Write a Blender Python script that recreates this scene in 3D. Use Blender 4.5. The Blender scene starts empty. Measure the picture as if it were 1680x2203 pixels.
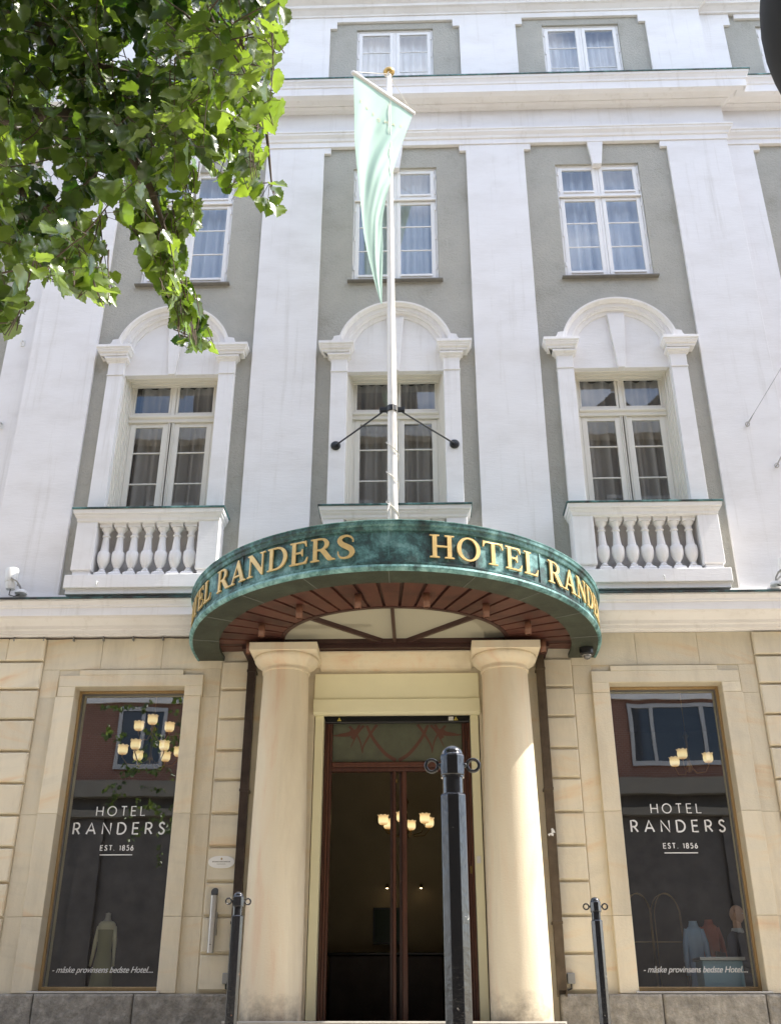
import bpy, bmesh, math, random
import numpy as np
from mathutils import Vector, Matrix
random.seed(7)
SC = bpy.context.scene
COL = SC.collection
R = math.radians
PI = math.pi

# ------------------------------------------------------------------ camera
CX, CD, CZ = 0.3330, 13.4592, 0.35
PITCH, YAW, ROLL = 0.463657, -0.0302439, 0.000806
def cam_dir(u, v):
    c, s = math.cos(ROLL), math.sin(ROLL); x = c*u - s*v; up = s*u + c*v
    c, s = math.cos(PITCH), math.sin(PITCH); y = c - s*up; z = s + c*up
    c, s = math.cos(YAW), math.sin(YAW)
    return Vector((c*x + s*y, -s*x + c*y, z))
cam_data = bpy.data.cameras.new('camera')
cam = bpy.data.objects.new('camera', cam_data); COL.objects.link(cam)
fw = cam_dir(0, 0); rt = (cam_dir(1, 0) - fw); up = (cam_dir(0, 1) - fw)
M3 = Matrix((rt, up, -fw)).transposed()
cam.matrix_world = Matrix.Translation((CX, -CD, CZ)) @ M3.to_4x4()
cam_data.sensor_fit = 'HORIZONTAL'; cam_data.sensor_width = 36
cam_data.lens = 36 * 2190 / 1680
cam_data.clip_start = 0.05; cam_data.clip_end = 2000
SC.camera = cam
def ray(px, py, t):
    d = cam_dir((px - 840)/2190, (1101.5 - py)/2190).normalized()
    return Vector((CX, -CD, CZ)) + d*t
def at(px, py, y):
    d = cam_dir((px - 840)/2190, (1101.5 - py)/2190)
    return Vector((CX, -CD, CZ)) + d*((y + CD)/d.y)

# ------------------------------------------------------------------ world, sun, exposure
SUN_EL, SUN_AZ = R(53), R(2.6)          # azimuth measured from +x towards the street (-y)
w = bpy.data.worlds.new('World'); SC.world = w; w.use_nodes = True
nt = w.node_tree; nt.nodes.clear()
sky = nt.nodes.new('ShaderNodeTexSky'); sky.sky_type = 'NISHITA'; sky.sun_disc = False
sky.sun_elevation = SUN_EL; sky.sun_rotation = R(90) + SUN_AZ
sky.air_density = 1.0; sky.dust_density = 1.5; sky.ozone_density = 1.0
tc = nt.nodes.new('ShaderNodeTexCoord')
mp = nt.nodes.new('ShaderNodeMapping'); mp.inputs['Scale'].default_value = (1, 1, 2.2)
nz = nt.nodes.new('ShaderNodeTexNoise'); nz.inputs['Scale'].default_value = 2.6; nz.inputs['Detail'].default_value = 9
nz.inputs['Roughness'].default_value = 0.58
rp = nt.nodes.new('ShaderNodeValToRGB'); rp.color_ramp.elements[0].position = 0.47; rp.color_ramp.elements[1].position = 0.66
rp.color_ramp.elements[1].color = (0.85, 0.85, 0.85, 1)
mx = nt.nodes.new('ShaderNodeMix'); mx.data_type = 'RGBA'
mx.inputs['B'].default_value = (9.5, 9.6, 10.0, 1)
bg = nt.nodes.new('ShaderNodeBackground'); bg.inputs['Strength'].default_value = 0.15
wo = nt.nodes.new('ShaderNodeOutputWorld')
L = nt.links.new
L(tc.outputs['Generated'], mp.inputs['Vector']); L(mp.outputs[0], nz.inputs['Vector']); L(nz.outputs['Fac'], rp.inputs['Fac'])
L(rp.outputs['Color'], mx.inputs['Factor']); L(sky.outputs[0], mx.inputs['A']); L(mx.outputs['Result'], bg.inputs['Color']); L(bg.outputs[0], wo.inputs[0])
sd = bpy.data.lights.new('sun', 'SUN'); sd.energy = 3.0; sd.angle = R(0.53); sd.color = (1.0, 0.95, 0.86)
sun = bpy.data.objects.new('sun', sd); COL.objects.link(sun)
to_sun = Vector((math.cos(SUN_EL)*math.cos(SUN_AZ), -math.cos(SUN_EL)*math.sin(SUN_AZ), math.sin(SUN_EL)))
sun.rotation_euler = to_sun.to_track_quat('Z', 'Y').to_euler(); sun.location = (20, -10, 30)
VS = SC.view_settings
SC.display_settings.display_device = 'sRGB'
VS.view_transform = 'Standard'; VS.look = 'None'; VS.gamma = 1; VS.use_curve_mapping = False
VS.exposure = 1.66
SC.render.film_transparent = False
try:
    SC.cycles.use_denoising = True
    SC.cycles.max_bounces = 8; SC.cycles.transparent_max_bounces = 12; SC.cycles.diffuse_bounces = 4
    SC.cycles.sample_clamp_indirect = 4; SC.cycles.caustics_reflective = False; SC.cycles.caustics_refractive = False
except Exception: pass

# ------------------------------------------------------------------ material helpers
def new_mat(name):
    m = bpy.data.materials.new(name); m.use_nodes = True
    nt = m.node_tree
    b = nt.nodes['Principled BSDF']
    return m, nt, b, nt.links.new
def N(nt, t, **kw):
    n = nt.nodes.new(t)
    for k, v in kw.items():
        if k in n.inputs: n.inputs[k].default_value = v
        else: setattr(n, k, v)
    return n
def c4(c): return (c[0], c[1], c[2], 1)
def ramp(nt, stops):
    r = nt.nodes.new('ShaderNodeValToRGB'); e = r.color_ramp.elements
    while len(e) < len(stops): e.new(0.5)
    for i, (p, c) in enumerate(stops): e[i].position = p; e[i].color = c4(c)
    return r
def obj_coord(nt, scale=(1, 1, 1)):
    g = nt.nodes.new('ShaderNodeNewGeometry'); m = nt.nodes.new('ShaderNodeMapping'); m.inputs['Scale'].default_value = scale
    nt.links.new(g.outputs['Position'], m.inputs['Vector']); return m.outputs[0]
def mat_simple(name, col, rough=0.5, metal=0.0, bump=0, bscale=50, var=0.0, vscale=3, spec=0.5, coat=0):
    m, nt, b, L = new_mat(name)
    b.inputs['Base Color'].default_value = c4(col); b.inputs['Roughness'].default_value = rough
    b.inputs['Metallic'].default_value = metal; b.inputs['Specular IOR Level'].default_value = spec
    b.inputs['Coat Weight'].default_value = coat
    tcn = nt.nodes.new('ShaderNodeTexCoord')
    if var:
        n = N(nt, 'ShaderNodeTexNoise', Scale=vscale, Detail=6.0, Roughness=0.6); L(tcn.outputs['Object'], n.inputs['Vector'])
        r = ramp(nt, [(0.3, [max(0, x*(1-var)) for x in col]), (0.7, [min(1, x*(1+var)) for x in col])])
        L(n.outputs['Fac'], r.inputs['Fac']); L(r.outputs[0], b.inputs['Base Color'])
    if bump:
        n = N(nt, 'ShaderNodeTexNoise', Scale=bscale, Detail=5.0); L(tcn.outputs['Object'], n.inputs['Vector'])
        bp = N(nt, 'ShaderNodeBump', Strength=1.0, Distance=bump); L(n.outputs['Fac'], bp.inputs['Height']); L(bp.outputs[0], b.inputs['Normal'])
    return m
def mat_plaster():
    m, nt, b, L = new_mat('white_plaster')
    b.inputs['Roughness'].default_value = 0.75; b.inputs['Specular IOR Level'].default_value = 0.25
    p = obj_coord(nt, (0.6, 0.6, 1.3)); n1 = N(nt, 'ShaderNodeTexNoise', Scale=1.6, Detail=8.0, Roughness=0.65); L(p, n1.inputs['Vector'])
    r = ramp(nt, [(0.28, (0.73, 0.71, 0.69)), (0.5, (0.80, 0.785, 0.775)), (0.75, (0.84, 0.83, 0.825))]); L(n1.outputs['Fac'], r.inputs['Fac'])
    # rain streaks below ledges: a stain with its own shape
    ps = obj_coord(nt, (7, 7, 0.35)); n4 = N(nt, 'ShaderNodeTexNoise', Scale=1.0, Detail=7.0, Roughness=0.7); L(ps, n4.inputs['Vector'])
    r4 = ramp(nt, [(0.55, (0, 0, 0)), (0.8, (1, 1, 1))]); L(n4.outputs['Fac'], r4.inputs['Fac'])
    mx = N(nt, 'ShaderNodeMix', data_type='RGBA'); L(r.outputs[0], mx.inputs['A']); mx.inputs['B'].default_value = (0.52, 0.49, 0.44, 1)
    ml = N(nt, 'ShaderNodeMath', operation='MULTIPLY'); ml.inputs[1].default_value = 0.55; L(r4.outputs[0], ml.inputs[0]); L(ml.outputs[0], mx.inputs['Factor'])
    L(mx.outputs['Result'], b.inputs['Base Color'])
    p2 = obj_coord(nt, (5, 5, 26)); n2 = N(nt, 'ShaderNodeTexNoise', Scale=1.0, Detail=6.0, Roughness=0.65, Distortion=0.6); L(p2, n2.inputs['Vector'])
    p3 = obj_coord(nt, (1, 1, 1)); n3 = N(nt, 'ShaderNodeTexNoise', Scale=55.0, Detail=3.0); L(p3, n3.inputs['Vector'])
    ad = N(nt, 'ShaderNodeMath', operation='MULTIPLY_ADD'); ad.inputs[1].default_value = 0.25; L(n3.outputs['Fac'], ad.inputs[0]); L(n2.outputs['Fac'], ad.inputs[2])
    bp = N(nt, 'ShaderNodeBump', Strength=1.0, Distance=0.0035); L(ad.outputs[0], bp.inputs['Height']); L(bp.outputs[0], b.inputs['Normal'])
    return m
def mat_stucco():
    m, nt, b, L = new_mat('grey_stucco')
    b.inputs['Roughness'].default_value = 0.9; b.inputs['Specular IOR Level'].default_value = 0.15
    p = obj_coord(nt); n1 = N(nt, 'ShaderNodeTexNoise', Scale=1.3, Detail=9.0, Roughness=0.7); L(p, n1.inputs['Vector'])
    r = ramp(nt, [(0.25, (0.36, 0.342, 0.285)), (0.45, (0.45, 0.436, 0.384)), (0.8, (0.53, 0.512, 0.445))]); L(n1.outputs['Fac'], r.inputs['Fac'])
    L(r.outputs[0], b.inputs['Base Color'])
    v = N(nt, 'ShaderNodeTexNoise', Scale=24.0, Detail=7.0, Roughness=0.75, Distortion=0.4); L(p, v.inputs['Vector'])
    bp = N(nt, 'ShaderNodeBump', Strength=1.0, Distance=0.03); L(v.outputs['Fac'], bp.inputs['Height']); L(bp.outputs[0], b.inputs['Normal'])
    return m
def mat_sandstone():
    m, nt, b, L = new_mat('sandstone')
    b.inputs['Roughness'].default_value = 0.85; b.inputs['Specular IOR Level'].default_value = 0.2
    at_ = N(nt, 'ShaderNodeAttribute', attribute_name='var')
    # every block has its own bedding direction and tint
    g = nt.nodes.new('ShaderNodeNewGeometry')
    off = N(nt, 'ShaderNodeVectorMath', operation='MULTIPLY_ADD'); off.inputs[1].default_value = (1, 1, 1)
    cmb = nt.nodes.new('ShaderNodeCombineXYZ')
    mm = N(nt, 'ShaderNodeMath', operation='MULTIPLY'); mm.inputs[1].default_value = 37.0; L(at_.outputs['Fac'], mm.inputs[0])
    L(mm.outputs[0], cmb.inputs[0]); L(mm.outputs[0], cmb.inputs[2]); L(g.outputs['Position'], off.inputs[0]); L(cmb.outputs[0], off.inputs[2])
    rot = N(nt, 'ShaderNodeVectorRotate', rotation_type='AXIS_ANGLE'); rot.inputs['Axis'].default_value = (0, 1, 0); ang = N(nt, 'ShaderNodeMapRange'); ang.inputs['To Min'].default_value = -0.35; ang.inputs['To Max'].default_value = 0.35; L(at_.outputs['Fac'], ang.inputs['Value'])
    L(off.outputs[0], rot.inputs['Vector']); L(ang.outputs[0], rot.inputs['Angle'])
    mp = nt.nodes.new('ShaderNodeMapping'); mp.inputs['Scale'].default_value = (0.55, 1, 3.4); L(rot.outputs[0], mp.inputs['Vector'])
    n1 = N(nt, 'ShaderNodeTexNoise', Scale=1.1, Detail=7.0, Roughness=0.6, Distortion=0.35); L(mp.outputs[0], n1.inputs['Vector'])
    r = ramp(nt, [(0.24, (0.61, 0.55, 0.43)), (0.42, (0.70, 0.635, 0.495)), (0.56, (0.725, 0.645, 0.49)), (0.64, (0.725, 0.60, 0.42)), (0.72, (0.70, 0.51, 0.335))]); L(n1.outputs['Fac'], r.inputs['Fac'])
    # grime in large patches and drips
    ps = obj_coord(nt, (2.2, 2.2, 0.5)); n4 = N(nt, 'ShaderNodeTexNoise', Scale=1.0, Detail=8.0, Roughness=0.7); L(ps, n4.inputs['Vector'])
    r4 = ramp(nt, [(0.46, (0, 0, 0)), (0.75, (1, 1, 1))]); L(n4.outputs['Fac'], r4.inputs['Fac'])
    mx = N(nt, 'ShaderNodeMix', data_type='RGBA'); L(r.outputs[0], mx.inputs['A']); mx.inputs['B'].default_value = (0.40, 0.35, 0.27, 1)
    ml = N(nt, 'ShaderNodeMath', operation='MULTIPLY'); ml.inputs[1].default_value = 0.5; L(r4.outputs[0], ml.inputs[0]); L(ml.outputs[0], mx.inputs['Factor'])
    tint = N(nt, 'ShaderNodeHueSaturation'); tm = N(nt, 'ShaderNodeMapRange'); tm.inputs['To Min'].default_value = 0.92; tm.inputs['To Max'].default_value = 1.08
    L(at_.outputs['Fac'], tm.inputs['Value']); L(tm.outputs[0], tint.inputs['Value']); L(mx.outputs['Result'], tint.inputs['Color'])
    L(tint.outputs[0], b.inputs['Base Color'])
    p3 = obj_coord(nt); n3 = N(nt, 'ShaderNodeTexNoise', Scale=45.0, Detail=6.0, Roughness=0.7); L(p3, n3.inputs['Vector'])
    bp = N(nt, 'ShaderNodeBump', Strength=0.8, Distance=0.006); L(n3.outputs['Fac'], bp.inputs['Height']); L(bp.outputs[0], b.inputs['Normal'])
    return m
def mat_granite():
    m, nt, b, L = new_mat('rough_granite')
    b.inputs['Roughness'].default_value = 0.9
    p = obj_coord(nt); n1 = N(nt, 'ShaderNodeTexNoise', Scale=7.0, Detail=10.0, Roughness=0.75); L(p, n1.inputs['Vector'])
    r = ramp(nt, [(0.28, (0.13, 0.12, 0.105)), (0.5, (0.27, 0.25, 0.215)), (0.72, (0.46, 0.42, 0.36))]); L(n1.outputs['Fac'], r.inputs['Fac']); L(r.outputs[0], b.inputs['Base Color'])
    n2 = N(nt, 'ShaderNodeTexNoise', Scale=9.0, Detail=9.0, Roughness=0.6); L(p, n2.inputs['Vector'])
    bp = N(nt, 'ShaderNodeBump', Strength=1.0, Distance=0.05); L(n2.outputs['Fac'], bp.inputs['Height']); L(bp.outputs[0], b.inputs['Normal'])
    return m
def mat_copper(name, bright=1.0, dark=0.5, olive=False):
    m, nt, b, L = new_mat(name)
    p = obj_coord(nt); n1 = N(nt, 'ShaderNodeTexNoise', Scale=2.9, Detail=12.0, Roughness=0.76, Distortion=0.3); L(p, n1.inputs['Vector'])
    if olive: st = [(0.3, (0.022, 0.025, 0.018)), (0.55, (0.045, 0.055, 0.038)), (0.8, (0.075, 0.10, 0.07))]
    else: st = [(dark-0.14, (0.02, 0.018, 0.018)), (dark-0.03, (0.035, 0.085, 0.08)), (dark+0.05, (0.095*bright, 0.225*bright, 0.215*bright)), (dark+0.17, (0.25*bright, 0.44*bright, 0.425*bright))]
    r = ramp(nt, st); L(n1.outputs['Fac'], r.inputs['Fac'])
    ps = obj_coord(nt, (9, 9, 1.2)); n4 = N(nt, 'ShaderNodeTexNoise', Scale=1.4, Detail=8.0, Roughness=0.75); L(ps, n4.inputs['Vector'])
    r4 = ramp(nt, [(0.5, (0, 0, 0)), (0.7, (1, 1, 1))]); L(n4.outputs['Fac'], r4.inputs['Fac'])
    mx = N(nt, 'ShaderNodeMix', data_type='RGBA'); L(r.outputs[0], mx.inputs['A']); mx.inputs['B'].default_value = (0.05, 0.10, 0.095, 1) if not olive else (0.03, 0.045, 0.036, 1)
    ml = N(nt, 'ShaderNodeMath', operation='MULTIPLY'); ml.inputs[1].default_value = 0.8; L(r4.outputs[0], ml.inputs[0]); L(ml.outputs[0], mx.inputs['Factor'])
    L(mx.outputs['Result'], b.inputs['Base Color'])
    b.inputs['Roughness'].default_value = 0.55; b.inputs['Metallic'].default_value = 0.15
    bp = N(nt, 'ShaderNodeBump', Strength=0.6, Distance=0.01); L(n1.outputs['Fac'], bp.inputs['Height']); L(bp.outputs[0], b.inputs['Normal'])
    return m
def mat_wood(name, c1, c2, rough=0.45, axis=(1, 1, 12), sc=2.0):
    m, nt, b, L = new_mat(name)
    tcn = nt.nodes.new('ShaderNodeTexCoord'); mp = nt.nodes.new('ShaderNodeMapping'); mp.inputs['Scale'].default_value = axis; L(tcn.outputs['Object'], mp.inputs['Vector'])
    n = N(nt, 'ShaderNodeTexNoise', Scale=sc, Detail=8.0, Roughness=0.6, Distortion=0.5); L(mp.outputs[0], n.inputs['Vector'])
    at_ = N(nt, 'ShaderNodeAttribute', attribute_name='var'); ad = N(nt, 'ShaderNodeMath', operation='MULTIPLY_ADD'); ad.inputs[1].default_value = 0.3
    L(at_.outputs['Fac'], ad.inputs[0]); L(n.outputs['Fac'], ad.inputs[2])
    r = ramp(nt, [(0.35, c1), (0.95, c2)]); L(ad.outputs[0], r.inputs['Fac']); L(r.outputs[0], b.inputs['Base Color'])
    b.inputs['Roughness'].default_value = rough
    return m
def mat_glass(name, ior=1.55, boost=1.0, tint=(1, 1, 1), wav=0.0):
    m, nt, b, L = new_mat(name); nt.nodes.remove(b)
    out = [n for n in nt.nodes if n.type == 'OUTPUT_MATERIAL'][0]
    tr = N(nt, 'ShaderNodeBsdfTransparent'); tr.inputs[0].default_value = c4(tint)
    gl = N(nt, 'ShaderNodeBsdfGlossy'); gl.inputs['Roughness'].default_value = 0.0; gl.inputs['Color'].default_value = (1, 1, 1, 1)
    g_ = nt.nodes.new('ShaderNodeNewGeometry'); dt = N(nt, 'ShaderNodeVectorMath', operation='DOT_PRODUCT'); L(g_.outputs['Normal'], dt.inputs[0]); L(g_.outputs['Incoming'], dt.inputs[1])
    ab = N(nt, 'ShaderNodeMath', operation='ABSOLUTE'); L(dt.outputs['Value'], ab.inputs[0])
    sb = N(nt, 'ShaderNodeMath', operation='SUBTRACT'); sb.inputs[0].default_value = 1.0; L(ab.outputs[0], sb.inputs[1])
    pw = N(nt, 'ShaderNodeMath', operation='POWER'); pw.inputs[1].default_value = 5.0; L(sb.outputs[0], pw.inputs[0])
    f0 = ((ior-1)/(ior+1))**2*boost*1.6
    mu = N(nt, 'ShaderNodeMath', operation='MULTIPLY_ADD'); mu.inputs[1].default_value = 1-f0; mu.inputs[2].default_value = f0; mu.use_clamp = True; L(pw.outputs[0], mu.inputs[0])
    mx = N(nt, 'ShaderNodeMixShader')
    if wav:
        p = obj_coord(nt); n = N(nt, 'ShaderNodeTexNoise', Scale=1.6, Detail=1.0); L(p, n.inputs['Vector'])
        bp = N(nt, 'ShaderNodeBump', Strength=1.0, Distance=wav); L(n.outputs['Fac'], bp.inputs['Height']); L(bp.outputs[0], gl.inputs['Normal'])
    L(mu.outputs[0], mx.inputs[0]); L(tr.outputs[0], mx.inputs[1]); L(gl.outputs[0], mx.inputs[2]); L(mx.outputs[0], out.inputs[0])
    return m
def mat_translucent(name, col, tcol, fac=0.5, rough=0.5, gloss=0.1, var=0.0, attr=False, tcol2=None, col2=None):
    m, nt, b, L = new_mat(name)
    out = [n for n in nt.nodes if n.type == 'OUTPUT_MATERIAL'][0]
    b.inputs['Base Color'].default_value = c4(col); b.inputs['Roughness'].default_value = rough; b.inputs['Specular IOR Level'].default_value = gloss
    tl = N(nt, 'ShaderNodeBsdfTranslucent'); tl.inputs[0].default_value = c4(tcol)
    if attr:
        a = N(nt, 'ShaderNodeAttribute', attribute_name='var')
        r1 = ramp(nt, [(0, col), (1, col2)]); r2 = ramp(nt, [(0, tcol), (1, tcol2)])
        L(a.outputs['Fac'], r1.inputs['Fac']); L(a.outputs['Fac'], r2.inputs['Fac']); L(r1.outputs[0], b.inputs['Base Color']); L(r2.outputs[0], tl.inputs[0])
    mx = N(nt, 'ShaderNodeMixShader'); mx.inputs[0].default_value = fac
    L(b.outputs[0], mx.inputs[1]); L(tl.outputs[0], mx.inputs[2]); L(mx.outputs[0], out.inputs[0])
    return m
def mat_emit(name, col, s):
    m, nt, b, L = new_mat(name); b.inputs['Emission Color'].default_value = c4(col); b.inputs['Emission Strength'].default_value = s
    b.inputs['Base Color'].default_value = c4(col); return m
def mat_paint(name, col, chip=(0.50, 0.49, 0.47), amount=0.70, rough=0.13):
    m, nt, b, L = new_mat(name)
    tcn = nt.nodes.new('ShaderNodeTexCoord')
    n = N(nt, 'ShaderNodeTexNoise', Scale=14.0, Detail=9.0, Roughness=0.75); L(tcn.outputs['Object'], n.inputs['Vector'])
    r = ramp(nt, [(amount, col), (amount+0.02, chip)]); L(n.outputs['Fac'], r.inputs['Fac']); L(r.outputs[0], b.inputs['Base Color'])
    b.inputs['Roughness'].default_value = rough; b.inputs['Coat Weight'].default_value = 0.3
    n2 = N(nt, 'ShaderNodeTexNoise', Scale=22.0, Detail=5.0, Roughness=0.65); L(tcn.outputs['Object'], n2.inputs['Vector'])
    bp = N(nt, 'ShaderNodeBump', Strength=0.7, Distance=0.003); L(n2.outputs['Fac'], bp.inputs['Height']); L(bp.outputs[0], b.inputs['Normal'])
    return m
M = {}
M['white'] = mat_plaster(); M['grey'] = mat_stucco(); M['stone'] = mat_sandstone(); M['granite'] = mat_granite()
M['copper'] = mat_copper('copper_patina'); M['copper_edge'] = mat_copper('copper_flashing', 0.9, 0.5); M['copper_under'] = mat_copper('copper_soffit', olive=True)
M['gold'] = mat_simple('gilt_letters', (0.66, 0.47, 0.19), 0.42, 0.25, var=0.12, vscale=12)
M['mahog'] = mat_wood('mahogany_planks', (0.038, 0.013, 0.010), (0.115, 0.040, 0.027), 0.5, (3, 3, 3), 1.2)
M['mahog_dark'] = mat_simple('dark_mahogany_beam', (0.045, 0.018, 0.014), 0.5, var=0.3)
M['doorwood'] = mat_wood('mahogany_door', (0.05, 0.019, 0.013), (0.13, 0.050, 0.030), 0.3, (12, 12, 1))
M['framewood'] = mat_wood('varnished_window_wood', (0.26, 0.17, 0.075), (0.40, 0.27, 0.12), 0.4, (10, 10, 1))
M['sash'] = mat_simple('white_sash_paint', (0.80, 0.785, 0.76), 0.4, var=0.03)
M['sash_cream'] = mat_simple('cream_sash_paint', (0.74, 0.71, 0.63), 0.4, var=0.03)
M['glass_up'] = mat_glass('upper_window_glass', 1.5, 2.4, (0.93, 0.96, 0.97), 0.0015)
M['glass_shop'] = mat_glass('shop_window_glass', 1.5, 3.0, (0.80, 0.84, 0.84), 0.0008)
M['glass_french'] = mat_glass('french_window_glass', 1.5, 1.5, (0.86, 0.86, 0.84), 0.0015)
M['curtain_fr'] = mat_translucent('linen_curtain', (0.56, 0.53, 0.49), (0.5, 0.47, 0.42), 0.25, 0.9, 0.0)
M['curtain'] = mat_translucent('white_net_curtain', (0.82, 0.83, 0.85), (0.75, 0.76, 0.78), 0.35, 0.9, 0.0)
M['cream'] = mat_simple('cream_enamel_metal', (0.88, 0.845, 0.59), 0.4, var=0.03, vscale=1.5)
M['brownmetal'] = mat_simple('brown_drainpipe_metal', (0.055, 0.038, 0.03), 0.35, 0.3, var=0.35, vscale=5)
M['bronze'] = mat_simple('bronzed_drainpipe_metal', (0.12, 0.09, 0.06), 0.4, 0.5, var=0.35, vscale=5)
M['black'] = mat_paint('black_gloss_paint', (0.012, 0.013, 0.016), amount=0.635)
M['blackchip'] = mat_paint('chipped_black_paint', (0.013, 0.013, 0.015), (0.42, 0.22, 0.13), 0.635)
M['blackmetal'] = mat_simple('black_metal', (0.012, 0.012, 0.012), 0.35)
M['plastic_black'] = mat_simple('black_plastic', (0.015, 0.016, 0.018), 0.3)
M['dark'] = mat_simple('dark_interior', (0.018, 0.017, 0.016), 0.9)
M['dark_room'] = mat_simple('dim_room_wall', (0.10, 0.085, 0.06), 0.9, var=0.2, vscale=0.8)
M['milk'] = mat_translucent('frosted_canopy_glass', (0.30, 0.275, 0.20), (0.30, 0.27, 0.19), 0.10, 0.5, 0.3)
M['pole'] = mat_simple('white_pole_paint', (0.78, 0.75, 0.70), 0.35, var=0.05, vscale=3)
M['rope'] = mat_simple('halyard_rope', (0.70, 0.66, 0.58), 0.9)
M['flag'] = mat_translucent('pale_green_flag_cloth', (0.50, 0.66, 0.56), (0.38, 0.58, 0.45), 0.30, 0.8, 0.1)
M['flagtext'] = mat_translucent('orange_flag_print', (0.66, 0.62, 0.44), (0.55, 0.56, 0.40), 0.30, 0.8, 0.1)
M['steel'] = mat_simple('brushed_steel', (0.50, 0.49, 0.47), 0.38, 0.9, var=0.1)
M['plaque'] = mat_simple('white_enamel', (0.80, 0.79, 0.76), 0.3)
M['print'] = mat_simple('grey_print', (0.22, 0.20, 0.17), 0.6)
M['vinyl'] = mat_simple('white_vinyl', (0.80, 0.80, 0.79), 0.6)
M['lampwhite'] = mat_simple('white_lamp_housing', (0.72, 0.72, 0.70), 0.4)
M['greymetal'] = mat_simple('grey_metal', (0.30, 0.30, 0.29), 0.45, 0.5)
M['leaf'] = mat_translucent('linden_leaf', (0.020, 0.050, 0.011), (0.045, 0.12, 0.006), 0.42, 0.30, 1.0, attr=True, col2=(0.15, 0.21, 0.06), tcol2=(0.36, 0.52, 0.04))  # second tone pair puts the sunlit yellow-green into the leaf colour
M['bark'] = mat_simple('grey_brown_bark', (0.10, 0.075, 0.055), 0.9, bump=0.01, bscale=14, var=0.35, vscale=6)
def mat_lamp():
    m, nt, b, L = new_mat('lit_lamp_glass'); tcn = nt.nodes.new('ShaderNodeTexCoord'); sp = nt.nodes.new('ShaderNodeSeparateXYZ'); L(tcn.outputs['Object'], sp.inputs[0])
    mr = N(nt, 'ShaderNodeMapRange'); mr.inputs['From Min'].default_value = 0.0; mr.inputs['From Max'].default_value = 0.145; L(sp.outputs[2], mr.inputs['Value'])
    r = ramp(nt, [(0.0, (0.55, 0.30, 0.10)), (0.25, (1.0, 0.80, 0.42)), (0.6, (1.0, 0.72, 0.33)), (0.85, (0.62, 0.40, 0.17)), (1.0, (0.42, 0.30, 0.16))]); L(mr.outputs[0], r.inputs['Fac'])
    L(r.outputs[0], b.inputs['Emission Color']); b.inputs['Emission Strength'].default_value = 0.36; b.inputs['Base Color'].default_value = (0.6, 0.5, 0.35, 1); b.inputs['Roughness'].default_value = 0.25
    return m
M['lampglow'] = mat_lamp()
M['brass'] = mat_simple('aged_brass', (0.28, 0.19, 0.08), 0.3, 0.9)
M['yellow'] = mat_simple('warning_yellow', (0.75, 0.62, 0.12), 0.5)

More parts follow.
